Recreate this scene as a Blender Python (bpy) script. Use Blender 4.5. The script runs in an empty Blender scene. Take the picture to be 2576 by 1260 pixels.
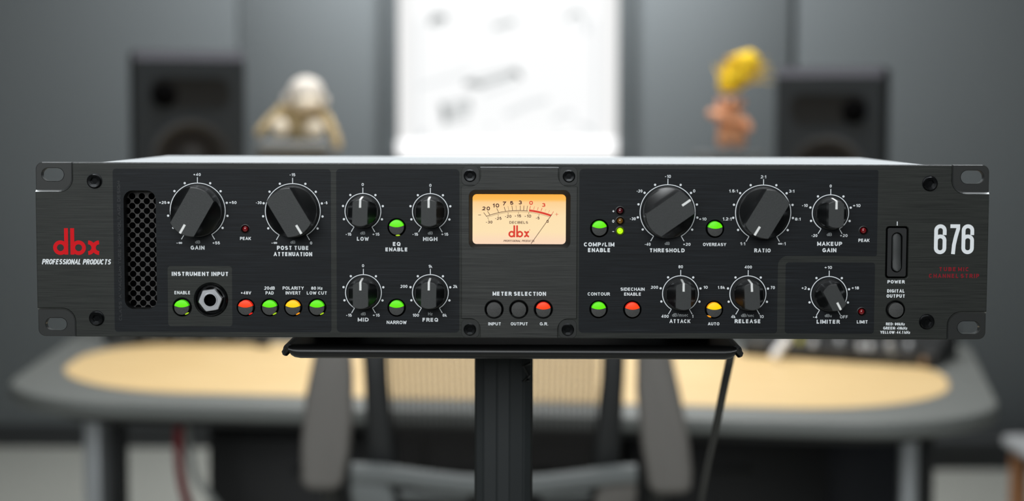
import bpy, bmesh, math, random
from mathutils import Vector, Matrix
random.seed(7)
SC = bpy.context.scene
COL = SC.collection
PI = math.pi

# ------------------------------------------------------------------ camera
CAM = Vector((0.005087, -0.875908, 1.196))
Z0 = 1.085935            # underside of the rack unit above the floor
PIT, ROL, YAW, FPX = -0.074517, -0.002948, 0.005492, 4356.938
ROT = Matrix.Rotation(YAW, 3, 'Z') @ Matrix.Rotation(PIT, 3, 'X') @ Matrix.Rotation(ROL, 3, 'Y')
right, fwd, up = ROT @ Vector((1, 0, 0)), ROT @ Vector((0, 1, 0)), ROT @ Vector((0, 0, 1))
cd = bpy.data.cameras.new('camera')
cam = bpy.data.objects.new('camera', cd); COL.objects.link(cam)
cam.matrix_world = Matrix(((right.x, up.x, -fwd.x, CAM.x), (right.y, up.y, -fwd.y, CAM.y), (right.z, up.z, -fwd.z, CAM.z), (0, 0, 0, 1)))
cd.sensor_width = 36; cd.lens = FPX * 36 / 2576
cd.clip_start = 0.05; cd.clip_end = 50
cd.dof.use_dof = True; cd.dof.focus_distance = 0.897; cd.dof.aperture_fstop = 5.6
SC.camera = cam

# ------------------------------------------------------------------ world, lights, exposure
w = bpy.data.worlds.new('room_light'); SC.world = w; w.use_nodes = True
w.node_tree.nodes['Background'].inputs[0].default_value = (0.80, 0.92, 1.0, 1)
w.node_tree.nodes['Background'].inputs[1].default_value = 0.06
def area(name, loc, target, sx, sy, power, col=(1, 1, 1), spread=180):
    l = bpy.data.lights.new(name, 'AREA'); l.shape = 'RECTANGLE'; l.size = sx; l.size_y = sy
    l.energy = power; l.color = col; l.spread = math.radians(spread)
    o = bpy.data.objects.new(name, l); COL.objects.link(o); o.location = loc
    o.rotation_euler = (Vector(target) - Vector(loc)).to_track_quat('-Z', 'Y').to_euler()
    return o
area('ceiling_light_over_stand', (0.0, 0.35, 2.75), (0.0, 0.35, 0), 1.6, 0.9, 23, (0.95, 0.98, 1), 120)
area('ceiling_light_over_desk', (0.0, 2.5, 2.75), (0.0, 2.3, 0), 1.6, 0.8, 24, (1.0, 0.99, 0.97), 105)
area('front_soft_light', (-0.45, -2.4, 2.05), (0.0, 0.0, 1.1), 2.0, 1.2, 54, (0.94, 0.98, 1))  # unseen soft light added behind the camera for the panel front
area('ceiling_light_by_wall', (-0.05, 4.72, 2.62), (-0.05, 5.4, 1.2), 1.1, 0.3, 54, (0.95, 0.98, 1))
SC.view_settings.view_transform = 'Standard'; SC.view_settings.look = 'None'
SC.view_settings.exposure = 0.0; SC.view_settings.gamma = 1.0; SC.view_settings.use_curve_mapping = False

# ------------------------------------------------------------------ measuring helpers (a photo pixel to a point on a real plane)
def ray(px, py):
    return ROT @ Vector(((px - 1288) / FPX, 1, -(py - 630) / FPX))
def at(px, py, Y):
    d = ray(px, py); return CAM + d * ((Y - CAM.y) / d.y)
def gnd(px, py, Z):
    d = ray(px, py); return CAM + d * ((Z - CAM.z) / d.z)
def P(px, py, y=0.0):
    p = at(px, py, y / 1000.0); return (p.x * 1000.0, (p.z - Z0) * 1000.0)      # mm on the panel plane

# ------------------------------------------------------------------ materials
def srgb(c):
    return tuple(((v / 255) / 12.92 if v / 255 <= 0.04045 else ((v / 255 + 0.055) / 1.055) ** 2.4) for v in c) + (1,)
def mat(name, col, rough=0.5, metal=0.0, emit=None, estr=1.0, spec=0.5, coat=0.0, alpha=1.0, trans=0.0):
    m = bpy.data.materials.new(name); m.use_nodes = True
    b = m.node_tree.nodes['Principled BSDF']
    b.inputs['Base Color'].default_value = srgb(col); b.inputs['Roughness'].default_value = rough
    b.inputs['Metallic'].default_value = metal; b.inputs['Specular IOR Level'].default_value = spec
    b.inputs['Coat Weight'].default_value = coat
    b.inputs['Transmission Weight'].default_value = trans
    if emit:
        b.inputs['Emission Color'].default_value = srgb(emit); b.inputs['Emission Strength'].default_value = estr
    return m
def noise_mat(name, c1, c2, scale, rough=0.5, metal=0.0, stretch=(1, 1, 1), bump=0.0, detail=3, lo=0.35, hi=0.65, spec=0.5):
    m = mat(name, c1, rough, metal, spec=spec); nt = m.node_tree; N = nt.nodes; L = nt.links; b = N['Principled BSDF']
    tc = N.new('ShaderNodeTexCoord'); mp = N.new('ShaderNodeMapping'); mp.inputs['Scale'].default_value = stretch
    nz = N.new('ShaderNodeTexNoise'); nz.inputs['Scale'].default_value = scale; nz.inputs['Detail'].default_value = detail
    rp = N.new('ShaderNodeValToRGB'); rp.color_ramp.elements[0].position = lo; rp.color_ramp.elements[1].position = hi
    rp.color_ramp.elements[0].color = srgb(c1); rp.color_ramp.elements[1].color = srgb(c2)
    L.new(tc.outputs['Object'], mp.inputs[0]); L.new(mp.outputs[0], nz.inputs[0]); L.new(nz.outputs[0], rp.inputs[0])
    L.new(rp.outputs[0], b.inputs['Base Color'])
    if bump:
        bp = N.new('ShaderNodeBump'); bp.inputs['Strength'].default_value = bump; bp.inputs['Distance'].default_value = 0.0004
        L.new(nz.outputs[0], bp.inputs['Height']); L.new(bp.outputs[0], b.inputs['Normal'])
    return m
def brushed(name, c1, c2, rough, streak, metal=0.2, spec=0.3):
    """dark anodised aluminium: long fine horizontal brush lines plus a few long scratches"""
    m = mat(name, c1, rough, metal, spec=spec); nt = m.node_tree; N = nt.nodes; L = nt.links; b = N['Principled BSDF']
    tc = N.new('ShaderNodeTexCoord')
    def nz(sx, sz, detail):
        mp = N.new('ShaderNodeMapping'); mp.inputs['Scale'].default_value = (sx, 1, sz)
        n = N.new('ShaderNodeTexNoise'); n.inputs['Scale'].default_value = 1; n.inputs['Detail'].default_value = detail
        L.new(tc.outputs['Object'], mp.inputs[0]); L.new(mp.outputs[0], n.inputs[0]); return n
    a = nz(60, 6500, 2); c = nz(26, 3000, 2)
    ad = N.new('ShaderNodeMath'); ad.operation = 'ADD'; L.new(a.outputs[0], ad.inputs[0]); L.new(c.outputs[0], ad.inputs[1])
    hf = N.new('ShaderNodeMath'); hf.operation = 'MULTIPLY'; hf.inputs[1].default_value = 0.5; L.new(ad.outputs[0], hf.inputs[0])
    rp = N.new('ShaderNodeValToRGB'); e = rp.color_ramp.elements
    e[0].position = 0.36; e[1].position = 0.60; e[0].color = srgb(c1); e[1].color = srgb(c2)
    sc = N.new('ShaderNodeValToRGB'); s = sc.color_ramp.elements
    s[0].position = 0.68; s[1].position = 0.78; s[0].color = (0, 0, 0, 1); s[1].color = srgb(streak)
    d = nz(24, 3000, 1); L.new(d.outputs[0], sc.inputs[0])
    mx = N.new('ShaderNodeMix'); mx.data_type = 'RGBA'; mx.blend_type = 'ADD'; mx.inputs[0].default_value = 1.0
    L.new(hf.outputs[0], rp.inputs[0]); L.new(rp.outputs[0], mx.inputs[6]); L.new(sc.outputs[0], mx.inputs[7])
    L.new(mx.outputs[2], b.inputs['Base Color'])
    bp = N.new('ShaderNodeBump'); bp.inputs['Strength'].default_value = 0.25; bp.inputs['Distance'].default_value = 0.0001
    L.new(hf.outputs[0], bp.inputs['Height']); L.new(bp.outputs[0], b.inputs['Normal'])
    return m
M = {}
M['panel'] = brushed('brushed_dark_anodised_metal', (25, 27, 25), (49, 51, 48), 0.42, (20, 20, 20))
M['print'] = brushed('near_black_printed_field', (4, 6, 8), (24, 28, 32), 0.48, (34, 35, 37), 0.0, 0.2)
M['plate'] = brushed('brushed_grey_meter_plate', (35, 36, 35), (60, 61, 59), 0.42, (26, 26, 26))
M['ear'] = mat('machined_dark_metal', (40, 41, 40), 0.42, 0.35)
M['edge'] = mat('bright_chamfer', (120, 122, 122), 0.3, 0.8)
M['chamfer'] = mat('bare_milled_chamfer', (178, 180, 182), 0.45, 0.3)
M['white_ink'] = mat('white_ink', (236, 239, 242), 0.7, spec=.3)
M['grey_ink'] = mat('grey_ink', (178, 182, 184), 0.7, spec=.3)
M['red_ink'] = mat('red_ink', (216, 26, 34), 0.8, spec=.15)
M['dark_red_ink'] = mat('dark_red_ink', (134, 26, 38), 0.8, spec=.2)
M['ghost_ink'] = mat('ghost_ink', (23, 26, 28), 0.5)
M['black_gloss'] = mat('glossy_black_plastic', (7, 8, 9), 0.22)
M['black'] = mat('black_plastic', (14, 15, 16), 0.45)
M['hole'] = mat('deep_black_cavity', (3, 3, 4), 0.8, spec=0.05)
M['knob'] = mat('satin_black_knob', (13, 14, 15), 0.33)
M['knob_top'] = noise_mat('matte_grey_knob_top', (40, 42, 42), (48, 50, 50), 3500, 0.55, bump=0.25)
M['pointer'] = mat('white_pointer', (238, 238, 236), 0.4)
M['cap'] = noise_mat('grained_dark_button', (50, 50, 49), (66, 66, 65), 4000, 0.55, bump=0.4)
M['screw'] = mat('black_oxide_steel', (34, 35, 36), 0.22, 0.85)
M['grille'] = noise_mat('dark_perforated_steel', (50, 48, 47), (68, 66, 64), 2500, 0.5, 0.5, bump=0.2)
M['chrome'] = mat('chrome', (235, 235, 238), 0.28, 1.0)
M['cover'] = noise_mat('light_grey_powder_coat', (166, 170, 172), (186, 189, 191), 900, 0.7, bump=0.4, spec=0.1)
M['chassis'] = mat('grey_steel_chassis', (120, 122, 124), 0.5, 0.4)
M['stand'] = mat('satin_black_steel', (15, 15, 16), 0.34)
M['pole'] = mat('black_extruded_pole', (17, 23, 25), 0.6)
M['green'] = mat('lit_green_lens', (5, 20, 2), 0.3, spec=.2, emit=(104, 246, 0), estr=0.95)
M['red'] = mat('lit_red_lens', (20, 3, 2), 0.3, spec=.2, emit=(255, 70, 20), estr=0.98)
M['yellow'] = mat('lit_yellow_lens', (20, 14, 2), 0.3, spec=.2, emit=(255, 214, 0), estr=1.0)
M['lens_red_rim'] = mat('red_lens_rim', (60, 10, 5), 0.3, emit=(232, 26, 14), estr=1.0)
M['lens_green_rim'] = mat('green_lens_rim', (10, 50, 5), 0.3, emit=(66, 205, 8), estr=1.0)
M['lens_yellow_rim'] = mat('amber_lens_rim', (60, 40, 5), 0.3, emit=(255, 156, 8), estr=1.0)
M['glint_lime'] = mat('lime_painted_glint', (20, 30, 5), 0.4, emit=(176, 222, 10), estr=.9)  # painted reflection of a green lens
M['led_red'] = mat('unlit_red_led', (120, 10, 18), 0.15, coat=0.6)
M['led_maroon'] = mat('unlit_maroon_led', (78, 10, 20), 0.15, coat=0.6)
M['led_amber'] = mat('unlit_amber_led', (112, 72, 14), 0.15, coat=0.6)
M['led_lime'] = mat('lit_lime_led', (60, 80, 5), 0.2, emit=(190, 255, 20), estr=1.0)
def meter_mat():
    m = mat('backlit_meter_card', (90, 80, 60), 0.6); nt = m.node_tree; N = nt.nodes; L = nt.links; b = N['Principled BSDF']
    tc = N.new('ShaderNodeTexCoord'); sp = N.new('ShaderNodeSeparateXYZ'); L.new(tc.outputs['Object'], sp.inputs[0])
    rp = N.new('ShaderNodeValToRGB'); r = rp.color_ramp; r.elements[0].position = 0.0; r.elements[0].color = srgb((252, 212, 188))
    r.elements[1].position = 1.0; r.elements[1].color = srgb((255, 176, 44))
    for p, c in ((0.3, (254, 226, 176)), (0.60, (254, 224, 172)), (0.86, (254, 208, 142)), (0.92, (255, 186, 62))):
        e = r.elements.new(p); e.color = srgb(c)
    mr = N.new('ShaderNodeMapRange'); mr.inputs['From Min'].default_value = 0.0464; mr.inputs['From Max'].default_value = 0.0726
    L.new(sp.outputs['Z'], mr.inputs[0]); L.new(mr.outputs[0], rp.inputs[0]); L.new(rp.outputs[0], b.inputs['Emission Color'])
    b.inputs['Emission Strength'].default_value = 0.93; b.inputs['Base Color'].default_value = (0.05, 0.04, 0.03, 1)
    return m
M['card'] = meter_mat()
M['meter_black'] = mat('brown_black_scale_ink', (30, 10, 8), 0.7, emit=(70, 26, 20), estr=0.9)
M['meter_red'] = mat('red_scale_ink', (120, 20, 10), 0.7, emit=(206, 52, 30), estr=0.9)
M['wall'] = noise_mat('grey_fabric_wall', (114, 119, 121), (121, 126, 128), 300, 0.9, bump=0.2)
M['wall_joint'] = mat('dark_wall_joint', (70, 75, 78), 0.9)
M['wall_grey_strip'] = mat('darker_grey_strip', (88, 93, 95), 0.7)  # darker grey for the strips flanking the white panel
M['floor'] = noise_mat('pale_grey_carpet', (150, 150, 143), (176, 176, 168), 60, 0.95, bump=0.3)
M['base'] = mat('dark_baseboard', (52, 54, 55), 0.7)
M['ceiling'] = mat('white_ceiling', (205, 207, 208), 0.9)
def wood_mat():
    m = noise_mat('pale_maple_laminate', (208, 178, 126), (218, 190, 140), 6, 0.5, stretch=(1, 14, 1), detail=4)
    return m
M['wood'] = wood_mat()
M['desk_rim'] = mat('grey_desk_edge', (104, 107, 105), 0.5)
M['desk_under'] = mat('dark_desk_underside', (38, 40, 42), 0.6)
M['leg_grey'] = mat('grey_metal_leg', (190, 194, 198), 0.4, 0.2)
M['leg_dark'] = mat('charcoal_metal_leg', (34, 36, 37), 0.5)
M['speaker'] = mat('charcoal_speaker_baffle', (36, 41, 45), 0.65, spec=.3)
M['speaker_side'] = mat('black_speaker_side', (13, 15, 19), 0.6, spec=.3)
M['speaker_top_lit'] = mat('lit_speaker_top', (54, 54, 62), 0.8)  # paler tone paints the light caught by the bevelled top
M['waveguide'] = mat('dark_waveguide', (22, 22, 21), 0.6, spec=.2)
M['cone'] = mat('woven_brown_cone', (24, 21, 19), 0.7, spec=.2)
M['cone_ring'] = mat('woofer_surround', (30, 30, 29), 0.5)
M['dust'] = mat('dust_cap', (26, 25, 24), 0.8)
M['pedestal'] = mat('dark_grey_pedestal', (92, 95, 97), 0.7)
M['plush'] = noise_mat('tan_plush', (196, 174, 132), (212, 190, 146), 120, 0.95)
M['plush_pale'] = mat('pale_plush', (226, 216, 198), 0.95)
M['plush_head'] = mat('whitish_plush', (222, 216, 208), 0.95)
M['cushion'] = mat('grey_cushion', (118, 120, 120), 0.9)
M['doll'] = mat('peach_vinyl', (232, 168, 128), 0.55)
M['doll_hair'] = mat('yellow_hair', (246, 206, 34), 0.8)
M['panel_white'] = mat('backlit_white_sheet', (40, 40, 40), 0.6, emit=(251, 252, 252), estr=0.97)
M['panel_margin'] = mat('backlit_white_margin', (40, 40, 40), 0.6, emit=(249, 249, 248), estr=0.90)
M['panel_bar'] = mat('bright_white_bar', (40, 40, 40), 0.5, emit=(255, 255, 255), estr=1.25)
M['mark_dark'] = mat('grey_drawing_ink', (40, 40, 40), 0.7, emit=(140, 145, 145), estr=0.7)
M['mark_mid'] = mat('soft_grey_drawing_ink', (40, 40, 40), 0.7, emit=(184, 188, 188), estr=0.9)
M['mark_pale'] = mat('pale_grey_drawing_ink', (40, 40, 40), 0.7, emit=(228, 231, 232), estr=0.93)
M['chair_frame'] = mat('black_chair_frame', (24, 26, 27), 0.5)
M['chair_arm'] = mat('warm_grey_arm_pad', (96, 93, 89), 0.7)
M['chair_grey'] = mat('grey_chair_carrier', (104, 108, 108), 0.5)
M['chair_mesh'] = mat('dark_mesh_cord', (30, 28, 26), 0.8)
M['seat'] = mat('black_seat_fabric', (26, 29, 31), 0.9)
M['cab'] = mat('black_cabinet', (17, 18, 20), 0.5)
M['navy'] = mat('navy_case', (18, 24, 38), 0.5)
M['mixer'] = mat('black_mixer_case', (24, 25, 26), 0.45)
M['silver'] = mat('silver_knob', (205, 208, 212), 0.3, 0.3)
M['pad_grey'] = mat('grey_key', (116, 118, 118), 0.6)
M['yellow_plastic'] = mat('yellow_plastic', (200, 196, 30), 0.5)
M['white_plastic'] = mat('white_plastic', (235, 236, 238), 0.4)
M['bokeh'] = mat('bokeh_brown', (120, 98, 76), 0.3, 0.7)
M['cable_red'] = mat('red_cable', (128, 32, 40), 0.6)
M['cable_pale'] = mat('pale_cable', (170, 174, 172), 0.6)
M['cable_black'] = mat('black_rubber_cable', (20, 22, 23), 0.55)
M['stool_wood'] = mat('orange_wood', (176, 122, 78), 0.6)
M['stool_seat'] = mat('pale_grey_seat', (176, 178, 180), 0.6)

# ------------------------------------------------------------------ object helpers
def link(o, parent=None):
    COL.objects.link(o)
    if parent is not None: o.parent = parent
    return o
def empty(name, loc=(0, 0, 0), rz=0.0):
    o = bpy.data.objects.new(name, None); o.location = loc; o.rotation_euler = (0, 0, rz); o.empty_display_size = 0.05
    return link(o)
def tag(o, label=None, cat=None, group=None, kind=None):
    if label: o['label'] = label
    if cat: o['category'] = cat
    if group: o['group'] = group
    if kind: o['kind'] = kind
    return o
def from_bm(name, bm, m, parent=None, smooth=True, angle=35):
    me = bpy.data.meshes.new(name); bm.normal_update(); bm.to_mesh(me); bm.free()
    for mm in (m if isinstance(m, (list, tuple)) else [m]): me.materials.append(mm)
    if smooth:
        me.shade_smooth(); me.set_sharp_from_angle(angle=math.radians(angle))
    return link(bpy.data.objects.new(name, me), parent)
def mesh_obj(name, me, parent=None):
    return link(bpy.data.objects.new(name, me), parent)
def bm_box(bm, c, s, rot=None, bev=0.0, seg=2, mi=0):
    b2 = bmesh.new(); bmesh.ops.create_cube(b2, size=1)
    bmesh.ops.scale(b2, vec=s, verts=b2.verts)
    if bev: bmesh.ops.bevel(b2, geom=b2.edges[:], offset=bev, segments=seg, profile=0.5, affect='EDGES')
    mtx = Matrix.Translation(c) @ (rot.to_4x4() if rot else Matrix())
    bmesh.ops.transform(b2, matrix=mtx, verts=b2.verts)
    for f in b2.faces: f.material_index = mi
    t = bpy.data.meshes.new('t'); b2.to_mesh(t); b2.free(); bm.from_mesh(t); bpy.data.meshes.remove(t)
def box(name, c, s, m, parent=None, rot=None, bev=0.0, seg=2):
    bm = bmesh.new(); bm_box(bm, Vector(c), Vector(s), rot, bev, seg); return from_bm(name, bm, m, parent)
def bm_tube(bm, pts, r, n=12, caps=True):
    pts = [Vector(p) for p in pts]; rs = r if isinstance(r, (list, tuple)) else [r] * len(pts)
    prev = None; rings = []
    for i, p in enumerate(pts):
        t = (pts[min(i + 1, len(pts) - 1)] - pts[max(i - 1, 0)]).normalized()
        if prev is None:
            u = t.orthogonal().normalized()
        else:
            u = (prev - t * prev.dot(t)).normalized()
        prev = u; v = t.cross(u)
        rings.append([bm.verts.new(p + (u * math.cos(2 * PI * k / n) + v * math.sin(2 * PI * k / n)) * rs[i]) for k in range(n)])
    for a, b in zip(rings, rings[1:]):
        for k in range(n): bm.faces.new((a[k], a[(k + 1) % n], b[(k + 1) % n], b[k]))
    if caps: bm.faces.new(rings[0][::-1]); bm.faces.new(rings[-1])
def tube(name, pts, r, m, parent=None, n=12):
    bm = bmesh.new(); bm_tube(bm, pts, r, n); return from_bm(name, bm, m, parent)
def bm_lathe(bm, prof, n=32, axis='Y', c=(0, 0, 0)):
    """prof: list of (radius, height); height runs along -Y (out of the panel) or +Z"""
    rings = []
    for r, h in prof:
        ring = []
        for k in range(n if r > 1e-9 else 1):
            a = 2 * PI * k / n
            v = (r * math.sin(a), -h, r * math.cos(a)) if axis == 'Y' else (r * math.cos(a), r * math.sin(a), h)
            ring.append(bm.verts.new(Vector(v) + Vector(c)))
        rings.append(ring)
    for a, b in zip(rings, rings[1:]):
        for k in range(n):
            k2 = (k + 1) % n
            if len(a) == 1 and len(b) == 1: continue
            if len(b) == 1: bm.faces.new((a[k], a[k2], b[0]))
            elif len(a) == 1: bm.faces.new((a[0], b[k2], b[k]))
            else: bm.faces.new((a[k], a[k2], b[k2], b[k]))
def lathe(name, prof, m, parent=None, n=32, axis='Y', c=(0, 0, 0)):
    bm = bmesh.new(); bm_lathe(bm, prof, n, axis, c)
    bmesh.ops.recalc_face_normals(bm, faces=bm.faces); return from_bm(name, bm, m, parent)
def rrect(x0, x1, z0, z1, r, n=6):
    pts = []
    for cx, cz, a0 in ((x1 - r, z1 - r, 0), (x0 + r, z1 - r, 90), (x0 + r, z0 + r, 180), (x1 - r, z0 + r, 270)):
        for k in range(n + 1):
            a = math.radians(a0 + 90 * k / n); pts.append((cx + r * math.cos(a), cz + r * math.sin(a)))
    return pts
def circ(x, z, r, n=28):
    return [(x + r * math.cos(2 * PI * k / n), z + r * math.sin(2 * PI * k / n)) for k in range(n)]
MM = 0.001
def plate(name, loops, y, t, m, parent, bev=0.0, mode='Y'):
    """flat plate with holes; loops in mm (outline first), front face at y (mm), thickness t going back"""
    cu = bpy.data.curves.new(name, 'CURVE'); cu.dimensions = '2D'; cu.fill_mode = 'BOTH'
    for lp in loops:
        s = cu.splines.new('POLY'); s.points.add(len(lp) - 1); s.use_cyclic_u = True
        for k, (x, z) in enumerate(lp): s.points[k].co = (x, z, 0, 1)
    cu.extrude = t / 2 - bev; cu.bevel_depth = bev; cu.bevel_resolution = 1 if bev else 0; cu.offset = -bev
    o = bpy.data.objects.new('tmp', cu); COL.objects.link(o)
    dg = bpy.context.evaluated_depsgraph_get(); me = bpy.data.meshes.new_from_object(o.evaluated_get(dg))
    bpy.data.objects.remove(o); bpy.data.curves.remove(cu)
    for v in me.vertices:
        x, z, d = v.co
        v.co = (x * MM, (y + t / 2 - d) * MM, z * MM)
    me.name = name; me.materials.clear(); me.materials.append(m)
    me.update()
    return mesh_obj(name, me, parent)
def struct(o):
    o['kind'] = 'structure'; return o

# ------------------------------------------------------------------ line lettering: every glyph is a set of centre lines
def ell(cx, cy, rx, ry, a0, a1, n=10):
    o = []
    for k in range(n + 1):
        a = math.radians(a0 + (a1 - a0) * k / n); o.append((cx + rx * math.cos(a), cy + ry * math.sin(a)))
    return o
def sup(n=22, e=0.86, cx=.5, cy=.5, rx=.5, ry=.5, a0=90, a1=450):
    o = []
    for k in range(n + 1):
        a = math.radians(a0 + (a1 - a0) * k / n); c, s = math.cos(a), math.sin(a)
        o.append((cx + rx * math.copysign(abs(c) ** e, c), cy + ry * math.copysign(abs(s) ** e, s)))
    return o
def clip(poly, ax, lim, keep_less):
    out = []
    for i in range(len(poly)):
        a, b = poly[i - 1], poly[i]; da = (lim - a[ax]) if keep_less else (a[ax] - lim); db = (lim - b[ax]) if keep_less else (b[ax] - lim)
        if (da >= 0) != (db >= 0):
            t = da / (da - db); out.append((a[0] + (b[0] - a[0]) * t, a[1] + (b[1] - a[1]) * t))
        if db >= 0: out.append(b)
    return out
def closed(p): return p[:-1] + ['c']
_S = ell(.5, .745, .46, .255, 28, 270, 10)[:-1] + ell(.5, .255, .5, .255, 90, -152, 10)
GL = {
 'A': (.98, [[(0, 0), (.5, 1), (1, 0)], [(.17, .30), (.83, .30)]]),
 'B': (.86, [[(0, 0), (0, 1), (.60, 1)] + ell(.60, .76, .34, .24, 90, -90, 8) + [(0, .52)], [(.60, .52)] + ell(.62, .26, .38, .26, 90, -90, 8) + [(0, 0)]]),
 'C': (.92, [sup(20, .88, a0=42, a1=318)]),
 'D': (.90, [[(0, 0), (0, 1), (.45, 1)] + ell(.45, .5, .55, .5, 80, -80, 12) + [(.45, 0), 'c']]),
 'E': (.78, [[(1, 1), (0, 1), (0, 0), (1, 0)], [(0, .52), (.92, .52)]]),
 'F': (.74, [[(1, 1), (0, 1), (0, 0)], [(0, .50), (.88, .50)]]),
 'G': (.96, [sup(18, .88, a0=45, a1=300) + [(1, .14), (1, .46), (.56, .46)]]),
 'H': (.88, [[(0, 0), (0, 1)], [(1, 0), (1, 1)], [(0, .52), (1, .52)]]),
 'I': (.0, [[(.5, 0), (.5, 1)]]),
 'K': (.90, [[(0, 0), (0, 1)], [(1, 1), (.02, .36)], [(.36, .56), (1, 0)]]),
 'L': (.72, [[(0, 1), (0, 0), (1, 0)]]),
 'M': (1.06, [[(0, 0), (0, 1), (.5, .08), (1, 1), (1, 0)]]),
 'N': (.90, [[(0, 0), (0, 1), (1, 0), (1, 1)]]),
 'O': (.98, [closed(sup())]),
 'P': (.82, [[(0, 0), (0, 1), (.60, 1)] + ell(.60, .72, .40, .28, 90, -90, 8) + [(0, .44)]]),
 'Q': (.98, [closed(sup()), [(.52, .34), (1.06, -.10)]]),
 'R': (.86, [[(0, 0), (0, 1), (.60, 1)] + ell(.60, .74, .36, .26, 90, -90, 8) + [(0, .48)], [(.56, .48), (1, 0)]]),
 'S': (.86, [_S]),
 'T': (.92, [[(0, 1), (1, 1)], [(.5, 1), (.5, 0)]]),
 'U': (.88, [[(0, 1), (0, .42)] + ell(.5, .38, .5, .38, 180, 360, 12) + [(1, 1)]]),
 'V': (.92, [[(0, 1), (.5, 0), (1, 1)]]),
 'W': (1.34, [[(0, 1), (.25, 0), (.5, .96), (.75, 0), (1, 1)]]),
 'X': (.9, [[(0, 1), (1, 0)], [(0, 0), (1, 1)]]),
 'Y': (.92, [[(0, 1), (.5, .44), (1, 1)], [(.5, .46), (.5, 0)]]),
 'Z': (.82, [[(0, 1), (1, 1), (0, 0), (1, 0)]]),
 '0': (.70, [closed(sup(20, .84))]),
 '1': (.34, [[(0, .74), (1, .94), (1, 0)], [(1, .5), (1, 1)]]),
 '2': (.70, [ell(.5, .70, .47, .30, 165, -20, 9) + [(.80, .46), (0, 0), (1, 0)]]),
 '3': (.70, [ell(.5, .75, .44, .25, 160, -90, 9), ell(.5, .26, .5, .26, 90, -162, 9)]),
 '4': (.74, [[(1, .26), (0, .26), (.74, 1), (.74, 0)]]),
 '5': (.70, [[(.92, 1), (.14, 1), (.06, .50)] + ell(.5, .32, .5, .32, 128, -158, 11)]),
 '6': (.70, [ell(.55, .60, .45, .40, 28, 110, 5) + [(.06, .70), (0, .36)] + ell(.5, .32, .5, .32, 180, 540, 16)]),
 '7': (.68, [[(0, 1), (1, 1), (.58, .5), (.32, 0)]]),
 '8': (.70, [closed(ell(.5, .76, .44, .24, 0, 360, 14)), closed(ell(.5, .26, .5, .26, 0, 360, 14))]),
 '9': (.70, [[(.0, .18)] + ell(.45, .40, .45, .40, 205, 290, 5) + [(.94, .32), (1, .64)] + ell(.5, .68, .5, .32, 0, 360, 16)]),
 '+': (.80, [[(0, .46), (1, .46)], [(.5, .12), (.5, .80)]]),
 '-': (.46, [[(0, .40), (1, .40)]]),
 '/': (.40, [[(0, -.02), (1, 1.02)]]),
 '.': (.0, [[(.5, -.055), (.5, .075)]]),
 ':': (.0, [[(.5, .03), (.5, .17)], [(.5, .58), (.5, .72)]]),
 "'": (.0, [[(.5, .70), (.5, 1)]]),
 'i': (1.25, [closed(ell(.24, .48, .24, .25, 0, 360, 12)), closed(ell(.76, .48, .24, .25, 0, 360, 12))]),   # the infinity sign
 'd': (.70, [[(1, 1), (1, 0)], closed(ell(.5, .33, .5, .33, 0, 360, 14))]),
 'k': (.62, [[(0, 0), (0, 1)], [(.92, .68), (.04, .24)], [(.34, .42), (1, 0)]]),
 'z': (.60, [[(0, .66), (1, .66), (0, 0), (1, 0)]]),
 'm': (1.06, [[(0, 0), (0, .66)], [(0, .48)] + ell(.25, .46, .25, .20, 160, 0, 6) + [(.5, 0)], [(.5, .48)] + ell(.75, .46, .25, .20, 160, 0, 6) + [(1, 0)]]),
 's': (.60, [ell(.5, .50, .46, .17, 28, 270, 7)[:-1] + ell(.5, .165, .5, .165, 90, -152, 7)]),
 'e': (.64, [[(0, .34), (1, .34)] + ell(.5, .33, .5, .33, 10, 318, 12)]),
 'c': (.62, [ell(.5, .33, .5, .33, 45, 315, 12)]),
 'u': (.62, [[(0, .66), (0, .24)] + ell(.5, .24, .5, .24, 180, 360, 8) + [(1, .66)], [(1, .66), (1, 0)]]),
 'b': (.70, [[(0, 1), (0, 0)], closed(ell(.5, .33, .5, .33, 0, 360, 14))]),
 '~6': (.42, [[(1, .66)] + ell(.5, .84, .5, .16, 0, 180, 10) + ell(.5, .16, .5, .16, 180, 360, 10) + ell(.5, .46, .5, .15, 0, 180, 10)]),
 '~7': (.42, [[(0, 1), (1, 1), (1, .90), (.72, .60), (.50, .28), (.42, 0)]]),
}
RC = [0]
def ribbon(verts, faces, pts, t, y):
    """flat mitred ribbon of width t along pts (x, z)"""
    loop = pts[-1] == 'c'
    p = [Vector(q) for q in (pts[:-1] if loop else pts)]
    q = [p[0]]
    for v in p[1:]:
        if (v - q[-1]).length > 1e-4: q.append(v)
    p = q; n = len(p); L = []; R = []
    if n < 2: return
    for i in range(n):
        a = p[i] - p[i - 1] if (i or loop) else None
        b = p[(i + 1) % n] - p[i] if (i < n - 1 or loop) else None
        a = a if a is not None else b; b = b if b is not None else a
        a = a.normalized(); b = b.normalized()
        na, nb = Vector((-a.y, a.x)), Vector((-b.y, b.x)); nn = na + nb
        nn = na if nn.length < 1e-3 else nn.normalized()
        k = 1.0 / max(0.38, nn.dot(na))
        L.append(p[i] + nn * t / 2 * k); R.append(p[i] - nn * t / 2 * k)
    base = len(verts); RC[0] = (RC[0] + 7) % 23; y = y - RC[0] * .0009      # each stroke a hair higher than the last, so crossings never coincide
    for i, (l, r) in enumerate(zip(L, R)): verts += [(l.x, y - i * .0006, l.y), (r.x, y - i * .0006, r.y)]
    if loop: verts += [(L[0].x, y - n * .0006, L[0].y), (R[0].x, y - n * .0006, R[0].y)]
    for i in range(n if loop else n - 1):
        j = i + 1; faces.append((base + 2 * i, base + 2 * j, base + 2 * j + 1, base + 2 * i + 1))
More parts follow.
